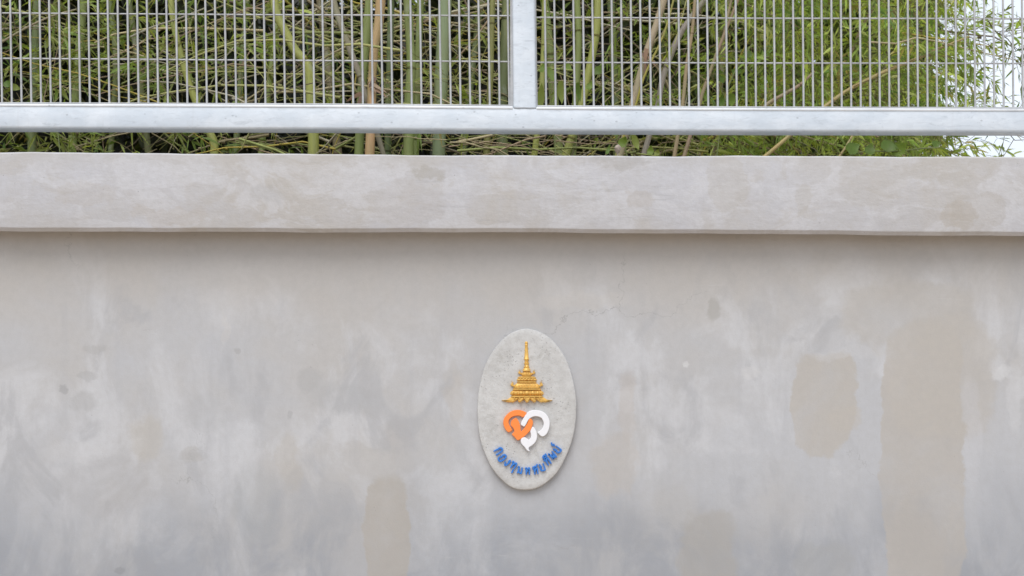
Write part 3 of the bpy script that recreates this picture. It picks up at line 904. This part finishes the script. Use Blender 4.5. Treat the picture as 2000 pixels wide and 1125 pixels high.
for px, c, lab in ((62, DKG, 'dim dark green culm deep behind the leaves at the far left of the fence'),
                   (140, GRN, 'dim green culm deep in shade, second from the left end of the fence'),
                   (290, (0.14, 0.15, 0.06), 'dim olive culm in shade left of the sloping yellow-green culm'),
                   (460, DKG, 'dim dark green culm in shade right of the sloping yellow-green culm'),
                   (510, GRN, 'dim green culm in shade just left of the kinked yellow-green culm'),
                   (660, (0.24, 0.19, 0.11), 'dim brown dead culm in shade behind the leaning grey-brown stick'),
                   (905, DKG, 'dim dark green culm in shade just right of the thickest pale culm'),
                   (1092, GRN, 'dim green culm in shade behind the vine beside the fence post'),
                   (1205, DKG, 'dim dark green culm in shade left of the slanting beige culm'),
                   (1395, (0.24, 0.19, 0.11), 'dim brown dead culm in shade among twigs right of the thin tan stick')):
    y = back.uniform(1.7, 2.4)
    wd = back.uniform(10, 17)
    ln = back.uniform(-40, 40)
    culm(lab, [(px + ln, -10), (px + ln * .6, 100), (px + ln * .3, 200), (px, 299)], (wd, wd + 2), y, c, group='bamboo culms deep in the thicket', height=back.uniform(5, 6.5))

# ------------------------------------------------------------------ meshes with a colour of their own per piece
def tinted(name, verts, faces, cols, mat, label, cat, kind='stuff', parent=None, smooth=False):
    me = bpy.data.meshes.new(name)
    verts = np.asarray(verts, dtype=np.float32)
    me.from_pydata(verts.tolist(), [], faces if isinstance(faces, list) else faces.tolist())
    a = me.color_attributes.new('tint', 'FLOAT_COLOR', 'POINT')
    c = np.ones((len(verts), 4), dtype=np.float32)
    c[:, :3] = cols
    a.data.foreach_set('color', c.ravel())
    me.materials.append(mat)
    if smooth:
        me.polygons.foreach_set('use_smooth', [True] * len(me.polygons))
    o = bpy.data.objects.new(name, me)
    COL.objects.link(o)
    if parent: o.parent = parent
    tag(o, label, cat, None, kind)
    return o

def leaves_arrays(pos, dirs, length, width, cols):
    """lance-shaped leaves with a fold and a droop: 6 vertices, 4 triangles each"""
    n = len(pos)
    d = dirs / np.linalg.norm(dirs, axis=1, keepdims=True)
    r = rng.normal(size=(n, 3))
    s = np.cross(d, r)
    s /= np.linalg.norm(s, axis=1, keepdims=True)
    up = np.cross(s, d)
    L = length[:, None]; W = width[:, None]
    dn = np.array([0, 0, -1.0])
    v = np.empty((n, 6, 3), dtype=np.float64)
    v[:, 0] = pos
    v[:, 1] = pos + d * L * 0.35 + s * W * 0.5 + up * W * 0.12
    v[:, 2] = pos + d * L * 0.35 - s * W * 0.5 + up * W * 0.12
    v[:, 3] = pos + d * L * 0.4 - up * W * 0.05 + dn * L * 0.02
    v[:, 4] = pos + d * L * 0.72 + s * W * 0.30 + dn * L * 0.07
    v[:, 5] = pos + d * L + dn * L * 0.18
    f = np.array([[0, 1, 3], [0, 3, 2], [1, 4, 3], [3, 4, 5], [2, 3, 5]])
    faces = (np.arange(n)[:, None, None] * 6 + f[None]).reshape(-1, 3)
    return v.reshape(-1, 3), faces, np.repeat(cols, 6, axis=0)

LEAFC = np.array([[0.265, 0.350, 0.085], [0.205, 0.295, 0.070], [0.360, 0.425, 0.115], [0.120, 0.200, 0.055], [0.350, 0.370, 0.140], [0.340, 0.290, 0.120]])
def leaf_colors(n, p=(0.28, 0.26, 0.2, 0.14, 0.08, 0.04)):
    c = LEAFC[rng.choice(len(LEAFC), n, p=p)]
    return c * rng.uniform(0.75, 1.25, (n, 1))

class Foliage:
    def __init__(self):
        self.pos, self.dir, self.len, self.wid, self.col = [], [], [], [], []
        self.tv, self.tf, self.tc = [], [], []
    def spray(self, p0, d, length, nl, ll=0.085, lw=0.0105, p=None, stem=0.0016, col=None):
        """a branchlet with alternate leaves and a tuft at its tip"""
        d = d / np.linalg.norm(d)
        side = np.cross(d, rng.normal(size=3)); side /= np.linalg.norm(side)
        sag = np.array([0, 0, -1.0]) * rng.uniform(0.05, 0.35)
        k = 5
        pts = [p0 + d * length * t + sag * length * t * t for t in np.linspace(0, 1, k)]
        tube_np(self, pts, stem, (0.24, 0.24, 0.09) if rng.random() < 0.5 else (0.30, 0.25, 0.12))
        ts = np.concatenate([rng.uniform(0.15, 1.0, nl - min(4, nl // 2)), np.ones(min(4, nl // 2))])
        cc = leaf_colors(1)[0] if col is None else col
        for i, t in enumerate(ts):
            q = p0 + d * length * t + sag * length * t * t
            a = (1 if i % 2 else -1) * rng.uniform(0.3, 1.15)
            dd = d * math.cos(a) + side * math.sin(a) + rng.normal(size=3) * 0.28 + sag * 1.2
            self.pos.append(q); self.dir.append(dd)
            self.len.append(ll * rng.uniform(0.6, 1.3)); self.wid.append(lw * rng.uniform(0.75, 1.3))
            self.col.append(cc * rng.uniform(0.75, 1.3))
    def loose(self, p, d, l, w, c):
        self.pos.append(p); self.dir.append(d); self.len.append(l); self.wid.append(w); self.col.append(c)
    def build(self, name, mat, label, cat, kind='stuff', parent=None):
        v, f, c = leaves_arrays(np.array(self.pos), np.array(self.dir), np.array(self.len), np.array(self.wid), np.array(self.col))
        n = len(v)
        v = np.concatenate([v, np.array(self.tv).reshape(-1, 3)]) if self.tv else v
        c = np.concatenate([c, np.array(self.tc).reshape(-1, 3)]) if self.tv else c
        faces = f.tolist() + [tuple(i + n for i in q) for q in self.tf]
        return tinted(name, v, faces, c, mat, label, cat, kind, parent)

def tube_np(acc, pts, r, col, seg=4, taper=0.5):
    base = len(acc.tv)
    k = len(pts)
    for i, p in enumerate(pts):
        t = pts[min(i + 1, k - 1)] - pts[max(i - 1, 0)]
        t = t / (np.linalg.norm(t) + 1e-9)
        a = np.cross(t, (0.13, 0.95, 0.28)); a /= np.linalg.norm(a) + 1e-9
        b = np.cross(t, a)
        rr = r * (1 - taper * i / (k - 1))
        for j in range(seg):
            an = 2 * math.pi * j / seg
            acc.tv.append(p + a * rr * math.cos(an) + b * rr * math.sin(an))
            acc.tc.append(col)
    for i in range(k - 1):
        for j in range(seg):
            j2 = (j + 1) % seg
            acc.tf.append((base + i * seg + j, base + i * seg + j2, base + (i + 1) * seg + j2, base + (i + 1) * seg + j))

def A(px, py, y): return np.array(P(px, py, y))

# --- tangle of thin dry twigs
class Twigs:
    def __init__(self): self.tv, self.tf, self.tc = [], [], []
tw = Twigs()
TWC = [(0.56, 0.47, 0.27), (0.46, 0.45, 0.17), (0.36, 0.40, 0.13), (0.50, 0.37, 0.24), (0.20, 0.15, 0.10), (0.62, 0.56, 0.40), (0.56, 0.44, 0.09)]
def twig(px, py, y, ang, ln, wpx, col, sag=0.12):
    k = 7
    d = np.array([math.cos(ang), rng.uniform(-0.25, 0.25), math.sin(ang)])
    p = A(px, py, y)
    kink = rng.normal(size=(k, 3)) * ln * 0.012
    kink[0] = 0
    pts = [p + d * ln * t + np.array([0, 0, -1.0]) * sag * ln * (t ** 2) + kink[i] for i, t in enumerate(np.linspace(0, 1, k))]
    r = PX(wpx, y) / 2
    tube_np(tw, pts, r, tuple(np.array(col) * rng.uniform(0.7, 1.2)), 4, 0.55)
    # knots
    if wpx > 2.2:
        for t in (0.25, 0.5, 0.75):
            q = p + d * ln * t + np.array([0, 0, -1.0]) * sag * ln * (t ** 2)
            tube_np(tw, [q - d * r * 1.2, q, q + d * r * 1.2], r * 1.25, tuple(np.array(col) * 0.6), 4, 0.2)
def clump(px, y):            # open, dark gaps and thick tangles
    return 0.5 + 0.5 * math.sin(px * 0.013 + 1.3) * math.sin(px * 0.0047 + y * 1.7 + 0.4) + 0.25 * math.sin(px * 0.041)
centres = [(rng.uniform(-300, 1500), rng.choice([rng.uniform(-60, 200), rng.uniform(200, 320)]), rng.uniform(1.0, 2.0)) for _ in range(70)]
centres += [(870, 285, 0.7), (1070, 275, 0.8), (650, 280, 0.7), (960, 180, 1.0), (450, 270, 0.7), (740, 165, 0.75), (520, 190, 0.9), (1300, 120, 0.8), (1180, 160, 0.9), (340, 230, 0.8)]
NT_ = 900
for i in range(NT_):
    if rng.random() < 0.55:
        cx, cy, cyy = centres[rng.integers(0, len(centres))]
        px, py, y = cx + rng.normal(0, 14), cy + rng.normal(0, 10), cyy + rng.uniform(-0.15, 0.25)
    else:
        px = rng.uniform(-350, 1500) if rng.random() < 0.86 else rng.uniform(1300, 1800)
        py = rng.uniform(-160, 340)
        if rng.random() < 0.15: py = rng.uniform(190, 330)
        y = rng.uniform(0.35, 0.6) if rng.random() < 0.09 else rng.uniform(1.0, 2.1)
        if rng.random() > clump(px, y): continue
    if px < 470 and rng.random() < 0.5: continue
    a = rng.normal(0, 0.45)
    if rng.random() < 0.25: a = rng.uniform(-1.5, 1.5)
    if rng.random() < 0.5: a = math.pi - a
    wpx = rng.choice([1.5, 2.1, 2.9, 4.0, 5.6], p=[0.12, 0.32, 0.30, 0.19, 0.07])
    ln = min(1.05, rng.uniform(0.2, 0.85) * (0.7 + 0.2 * wpx)) * (0.7 if px > 1200 else 1)
    col = TWC[rng.choice(len(TWC), p=[0.2, 0.2, 0.2, 0.13, 0.1, 0.11, 0.06])]
    twig(px, py, y, a, ln, wpx, col, rng.uniform(0.0, 0.35))
# outside the frame: thinner, so that the thicket goes on
for i in range(500):
    px = rng.uniform(-1300, -300)
    twig(px, rng.uniform(-300, 600), rng.uniform(0.5, 2.6), rng.normal(0, 0.6), rng.uniform(0.3, 0.9), 2.2, TWC[rng.integers(0, 5)])
# below the wall top and above the frame
for i in range(500):
    twig(rng.uniform(-400, 1700), rng.uniform(-600, -150) if rng.random() < .6 else rng.uniform(330, 600), rng.uniform(0.6, 2.6), rng.normal(0, 0.7), rng.uniform(0.3, 0.9), 2.2, TWC[rng.integers(0, 5)])
tinted('twig_tangle', tw.tv, tw.tf, tw.tc, M_TWIG, 'tangle of thin dry straw-coloured bamboo twigs criss-crossing behind the fence', 'twigs', 'stuff', smooth=True)

# --- single branches that stand out
def branch(label, pts, wid, y, col, sprays=0, ll=0.08, cat='branch', name='bamboo_branch', group=None):
    wp = [P(p[0], p[1], y + 0.025 * i) for i, p in enumerate(pts)]
    path = catmull(wp, 4)
    root = empty(name, path[0], label, cat, group)
    rad = [PX(v, y) / 2 for v in np.interp(np.linspace(0, 1, len(path)), np.linspace(0, 1, len(wid)), wid)]
    w = MB(); w.tube(path, rad, 7)
    st = w.build('stem', M_CULM, root, angle=70); st.color = (*col, 1)
    for f in (0.22, 0.42, 0.6, 0.78):
        k = int(f * (len(path) - 1))
        t = (path[k + 1] - path[k]).normalized(); ra = rad[k]
        w = MB(); w.tube([path[k] - t * ra * .5, path[k], path[k] + t * ra * .5], [ra, ra * 1.35, ra], 7)
        q = w.build('node_ring', M_CULM, root, angle=70); q.color = (col[0] * .55, col[1] * .5, col[2] * .5, 1)
    if sprays:
        fo = Foliage()
        for i in range(sprays):
            k = rng.integers(len(path) // 3, len(path))
            d = np.array([rng.uniform(-0.3, 1.0), rng.uniform(-0.4, 0.4), rng.uniform(-0.9, 0.55)])
            fo.spray(np.array(path[k]), d, rng.uniform(0.12, 0.34), rng.integers(6, 11), ll)
        o = fo.build('leaves', M_LEAF, None, None, None, None)
        o.parent = root
        o.location = -Vector(root.location)
    return root
branch('long yellow-brown branch rising to the right across the leafy mass with green sprays', [(1470, 325), (1501, 300), (1560, 250), (1614, 206), (1665, 171), (1730, 139), (1793, 114), (1836, 94), (1892, 72)], (9, 8, 8, 8, 7, 6, 4), 0.36, (0.50, 0.36, 0.14), 30, 0.062)
branch('short thin branch forking up to the right just above the wall top', [(1636, 310), (1650, 290), (1664, 266), (1680, 235)], (5, 4.5, 4), 0.4, (0.46, 0.36, 0.17))
branch('brown branch leaning right, low behind the right fence panel', [(1470, 240), (1497, 205), (1530, 185), (1562, 166), (1590, 140)], (9, 8, 7, 5), 0.45, (0.34, 0.24, 0.15))
branch('thin pale twig climbing right near the left end of the fence', [(-40, 105), (0, 84), (50, 55), (100, 32), (150, 18)], (5, 4.5, 4, 3), 0.5, (0.34, 0.28, 0.17))
branch('yellow-green side branch dropping right from the kinked culm', [(575, 100), (600, 119), (650, 150), (700, 182), (735, 205)], (5, 6, 6, 5), 0.7, (0.30, 0.30, 0.10))
branch('grey twig rising right between the second wire and the rail at left', [(255, 72), (300, 52), (350, 36), (400, 16)], (4, 4, 3), 0.55, (0.36, 0.33, 0.25))
branch('pale dry twig sloping down right above the kinked culm', [(600, 0), (640, 30), (680, 70), (720, 108), (745, 140)], (6, 5, 4), 0.95, (0.36, 0.28, 0.18))
branch('hanging spray of leaves at far right against the white sky', [(1930, 40), (1945, 62), (1968, 76), (1985, 100)], (3, 2.5, 2, 1.5), 0.8, (0.20, 0.18, 0.09), 9, 0.07)
branch('small drooping leaf spray under the rail at the right end of the wall', [(1950, 225), (1962, 245), (1972, 262), (1982, 274)], (2.5, 2, 1.6), 0.6, (0.20, 0.18, 0.09), 7, 0.055)

# --- leaf sprays through the thicket
fo = Foliage()
def dens(px):
    return float(np.interp(px, [-400, 0, 300, 500, 640, 980, 1080, 1300, 1400, 1500, 1760, 1830, 1880, 1950], [0.14, 0.10, 0.08, 0.05, 0.03, 0.03, 0.06, 0.12, 0.5, 1.0, 1.0, 0.75, 0.34, 0.04]))
cnt = 0
while cnt < 2450:
    px = rng.uniform(-420, 1960)
    if rng.random() > dens(px): continue
    py = rng.uniform(-220, 345)
    if rng.random() > 0.35 + 0.75 * abs(math.sin(px * 0.011 + 0.7) * math.cos(py * 0.017 + px * 0.006)): continue
    if px > 1800 and 120 < py < 200 and rng.random() < 0.6: continue
    if px > 1870 and py < 40 and rng.random() < 0.6: continue
    front = px > 1350
    y = rng.uniform(0.6, 3.0) if front else rng.uniform(0.6, 2.0)
    p0 = A(px, py, y)
    d = np.array([rng.normal(0.15, 0.7), rng.normal(-0.15, 0.35), rng.normal(0.0, 0.65)])
    col = leaf_colors(1, (0.34, 0.24, 0.24, 0.08, 0.07, 0.03))[0] if front else leaf_colors(1, (0.34, 0.22, 0.26, 0.06, 0.08, 0.04))[0]
    fo.spray(p0, d, rng.uniform(0.1, 0.32), rng.integers(6, 12), 0.07 if front else 0.075, 0.0125 if front else 0.0105, col=col * (1.5 if front else 1.1))
    cnt += 1
for cx, cy, k in ((90, 95, 12), (30, 165, 9), (120, 285, 10), (375, 100, 10), (300, 165, 7), (440, 95, 9), (505, 105, 14), (250, 60, 8), (560, 25, 10), (690, 25, 5), (180, 110, 8), (60, 20, 10),
                  (160, 15, 10), (240, 180, 6), (420, 20, 8), (940, 130, 5), (905, 195, 7), (1130, 60, 5), (1270, 150, 6), (1190, 60, 5), (1350, 170, 8), (1240, 275, 9), (1400, 275, 14), (-150, 100, 14), (-280, 200, 14)):
    y0 = rng.uniform(0.7, 1.2)
    for i in range(int(k * 0.5)):
        d = np.array([rng.normal(0.1, 0.7), rng.normal(-0.2, 0.3), rng.normal(-0.1, 0.7)])
        fo.spray(A(cx + rng.normal(0, 20), cy + rng.normal(0, 15), y0 + rng.uniform(0, 0.35)), d, rng.uniform(0.1, 0.28), rng.integers(6, 10), 0.105, 0.0145, col=leaf_colors(1, (0.36, 0.16, 0.38, 0.04, 0.06, 0.0))[0] * 1.1)
# thin fringe over the sky at right
for i in range(38):
    px, py = rng.uniform(1780, 1960), rng.uniform(-20, 250)
    if py > 120 and px > 1870 and rng.random() < 0.75: continue
    if py < 40 and px > 1870 and rng.random() < 0.6: continue
    d = np.array([rng.uniform(0.2, 1.0), rng.normal(0, 0.3), rng.normal(0, 0.7)])
    fo.spray(A(px, py, rng.uniform(0.6, 2.0)), d, rng.uniform(0.08, 0.25), rng.integers(3, 7), 0.06, 0.0085)
fo.build('bamboo_leaves', M_LEAF, 'fine green bamboo leaves filling the thicket behind the fence', 'foliage')

# --- unseen canopy, leaves sized and thinned to shade the thicket, and growth outside the frame
fo = Foliage()
for i in range(2600):
    x = rng.uniform(-6.5, 3.0)
    y = rng.uniform(0.7, 5.0)
    z = rng.uniform(4.6, 7.2)
    if x > 0.7 and rng.random() < 0.93: continue
    if y < 1.7 and rng.random() < 0.8: continue
    if x > 1.5 and z > 6.2: continue
    fo.spray(np.array([x, y, z]), rng.normal(size=3) * (1, 1, 0.5) + (0, 0, -0.2), rng.uniform(0.25, 0.5), rng.integers(7, 11), 0.22, 0.036)
for i in range(700):
    x = rng.uniform(-7, -2.6)
    fo.spray(np.array([x, rng.uniform(0.7, 3.0), rng.uniform(1.5, 4.8)]), rng.normal(size=3), rng.uniform(0.2, 0.45), rng.integers(7, 11), 0.13, 0.018)
fo.build('bamboo_canopy', M_LEAF, 'unseen bamboo foliage overhead, shaped to shade the thicket', 'foliage')

# --- dense growth at the back, deep shade put into its leaf colours
fo = Foliage()
xs = np.concatenate([rng.uniform(-8, 3.1, 20000), rng.uniform(0.7, 2.75, 8000)])
for x in xs:
    y = rng.uniform(2.7, 4.6)
    lim = 2.5 + 0.26 * (y - 2.7)
    if x > lim: continue
    z = rng.uniform(0.2, 6.6)
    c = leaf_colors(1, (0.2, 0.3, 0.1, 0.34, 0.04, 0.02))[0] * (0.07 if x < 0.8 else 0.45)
    fo.loose(np.array([x, y, z]), rng.normal(size=3) * (1, 0.6, 0.8) + (0, -0.2, -0.5), rng.uniform(0.16, 0.34), rng.uniform(0.04, 0.10), c)
fo.build('back_foliage', M_LEAF, 'dense undergrowth closing the back of the thicket, leaf colours darkened for shade', 'foliage')
# added dark backing, stands for the deep shade behind the thicket
w = MB()
rings = []
for i in range(41):
    x = -16 + 18.9 * i / 40
    e = min(1.0, (2.9 - x) / 1.2)
    hgt = (6.0 + 0.4 * math.sin(x * 1.3)) * max(0.0, e) ** 0.5 + 0.02
    rings.append([(x, 4.7 + 0.25 * math.sin(x * 2.1), -0.1), (x, 5.0 + 0.2 * math.sin(x * 1.7 + 1), hgt * 0.55), (x, 5.6, hgt * 0.85), (x, 7.0, hgt), (x, 12.0, hgt * 0.9), (x, 16, -0.1)])
w.loft(rings)
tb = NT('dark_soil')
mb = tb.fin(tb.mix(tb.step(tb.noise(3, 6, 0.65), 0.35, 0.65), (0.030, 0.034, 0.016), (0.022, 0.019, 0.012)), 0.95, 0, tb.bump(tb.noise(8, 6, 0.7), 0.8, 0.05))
tag(w.build('earth_bank', mb), kind='structure')

# ------------------------------------------------------------------ broad-leaved climbers
def broad_leaf(px, py, y, lpx, wpx, ang, tilt, heart=True):
    L, W = PX(lpx, y), PX(wpx, y)
    out = [(0, 0), (0.16, 0.30), (0.36, 0.47), (0.55, 0.45), (0.78, 0.25), (1, 0)]
    c = P(px, py, y)
    a = R(ang)
    d = Vector((math.cos(a), math.sin(tilt) * 0.5, math.sin(a)))
    s = Vector((-math.sin(a), math.cos(tilt) * 0.25, math.cos(a)))
    nrm = d.cross(s).normalized()
    vs, fs = [], []
    for u, h in out:
        mid = c + d * L * (u - 0.5) - nrm * 0.012 * (1 - (u - .5) ** 2 * 4)
        back_ = -0.12 * L if (heart and u == 0.16) else 0
        vs += [mid + s * W * h + d * back_ + nrm * W * h * 0.25, mid, mid - s * W * h + d * back_ + nrm * W * h * 0.25]
    for k in range(len(out) - 1):
        b = k * 3
        fs += [(b, b + 3, b + 4, b + 1), (b + 1, b + 4, b + 5, b + 2)]
    return vs, fs
def vine(label, y, leaves, stem_pts):
    base = P(*stem_pts[0], y)
    root = empty('climbing_vine', base, label, 'vine')
    w = MB()
    w.tube(catmull([P(px, py, y + 0.02) for px, py in stem_pts], 3), 0.003, 5)
    me = w.build('stem', M_CULM, root); me.color = (0.2, 0.24, 0.08, 1)
    for (px, py, l, wd, ang, c) in leaves:
        vs, fs = broad_leaf(px, py, y + random.uniform(-.03, .05), l, wd, ang, random.uniform(-1, 1))
        o = tinted('leaf', [(v.x - base.x, v.y - base.y, v.z - base.z) for v in vs], fs, np.tile(c, (len(vs), 1)), M_BROAD, None, None, None, root, True)
BG1, BG2, BG3 = (0.22, 0.33, 0.05), (0.15, 0.25, 0.045), (0.28, 0.34, 0.07)
vine('vine with large bright green leaves right beside the fence post', 0.5,
     [(1078, 145, 36, 16, -65, BG1), (1097, 180, 46, 18, -88, BG3), (1110, 128, 20, 13, -50, BG1), (1056, 185, 46, 16, 85, BG3), (1131, 180, 36, 12, -80, BG2), (1060, 130, 24, 12, 70, BG1), (1170, 135, 26, 18, 20, BG2), (1152, 165, 22, 14, 60, BG1)],
     [(1085, 305), (1082, 250), (1075, 200), (1070, 150), (1062, 100)])
vine('low vine with small round leaves beside the grey stick on the wall top', 0.35,
     [(1217, 276, 22, 20, 60, BG1), (1243, 278, 32, 15, -72, BG3), (1270, 293, 20, 14, 80, BG1), (1283, 297, 14, 12, 60, BG3), (1205, 258, 16, 12, 20, BG2), (1188, 290, 24, 8, 70, BG2)],
     [(1225, 306), (1222, 285), (1232, 265), (1215, 250)])
vine('vine with round heart-shaped leaves on the wall top at right', 0.4,
     [(1667, 288, 32, 28, 30, BG2), (1738, 285, 34, 26, -20, BG2), (1757, 290, 32, 28, 40, BG1), (1700, 290, 26, 22, 70, BG2), (1830, 280, 20, 18, 20, BG2)],
     [(1650, 308), (1690, 295), (1740, 296), (1800, 290), (1835, 288)])
vine('vine with leaves clinging among twigs behind the middle of the right panel', 0.6,
     [(1408, 150, 26, 20, -60, BG2), (1430, 195, 26, 18, -90, BG1), (1462, 105, 28, 16, -80, BG2), (1440, 138, 22, 16, 10, BG2), (1380, 188, 22, 10, -80, BG1), (1410, 195, 22, 12, 90, BG2)],
     [(1400, 305), (1410, 230), (1420, 180), (1440, 130), (1470, 85)])
vine('vine of pale green leaves low at the left end of the fence', 0.6,
     [(90, 82, 22, 12, 70, BG3), (14, 162, 18, 16, 20, BG2), (30, 170, 18, 14, -30, BG3), (120, 285, 34, 7, 100, BG3), (136, 280, 30, 7, 60, BG3), (108, 278, 32, 7, 130, BG3), (108, 182, 24, 8, 80, BG1), (126, 184, 26, 8, -60, BG3)],
     [(118, 306), (112, 250), (104, 190), (92, 120), (88, 80)])

# ------------------------------------------------------------------ dry sheaths clinging to the joints, and a bud on the wall top
for o in [q for q in bpy.data.objects if q.get('label', '').startswith(('pale tan dry', 'pale beige dry', 'dry grey-brown'))]:
    dk = random.Random(len(o['label']))
    z = {'pale tan': P(0, 163, 0.6), 'pale bei': P(0, 106, 0.65), 'dry grey': P(0, 190, 0.7)}[o['label'][:8]].z
    px = {'pale tan': 727, 'pale bei': 1262, 'dry grey': 716}[o['label'][:8]]
    y = {'pale tan': 0.6, 'pale bei': 0.65, 'dry grey': 0.7}[o['label'][:8]]
    for k in range(4):
        c = Vector((P(px, 0, y).x + dk.uniform(-.02, .02), y - 0.028, z + dk.uniform(-.03, .02)))
        L, a = dk.uniform(0.05, 0.11), dk.uniform(-2.6, -0.5)
        d = Vector((math.cos(a), -0.2, math.sin(a)))
        sd = Vector((-math.sin(a), 0, math.cos(a))) * 0.009
        vs = []
        for t_ in (0, .3, .65, 1):
            m_ = c + d * L * t_ + Vector((0, -0.008 * math.sin(t_ * 3), 0))
            f_ = 1 - 0.85 * t_ ** 2
            vs += [m_ + sd * f_, m_ - sd * f_ + Vector((0, -0.004, 0))]
        vs = [v - Vector(o.location) for v in vs]
        q = tinted('dry_sheath', vs, [(0, 1, 3, 2), (2, 3, 5, 4), (4, 5, 7, 6)], np.tile(dk.choice([(0.33, 0.2, 0.13), (0.42, 0.3, 0.2), (0.25, 0.16, 0.12)]), (8, 1)), M_TWIG, None, None, None, o, True)
w = MB()
c = P(1206, 290, 0.33)
w.tube([c + Vector((0, 0, -0.05)), c + Vector((0, 0, -0.022)), c + Vector((0, 0, -0.014)), c + Vector((0.001, 0, 0)), c + Vector((0.002, 0, 0.010)), c + Vector((0.003, 0, 0.016))], [0.003, 0.003, 0.010, 0.015, 0.011, 0.003], 12)
M_BUD = paint_material('bud_skin', (0.55, 0.45, 0.38), 0.6, 0.3, 0, 40)
tag(w.build('pale_bud', M_BUD, None, origin=c), 'small pale pinkish rounded bud above the wall top beside the round-leaved low vine', 'bud')
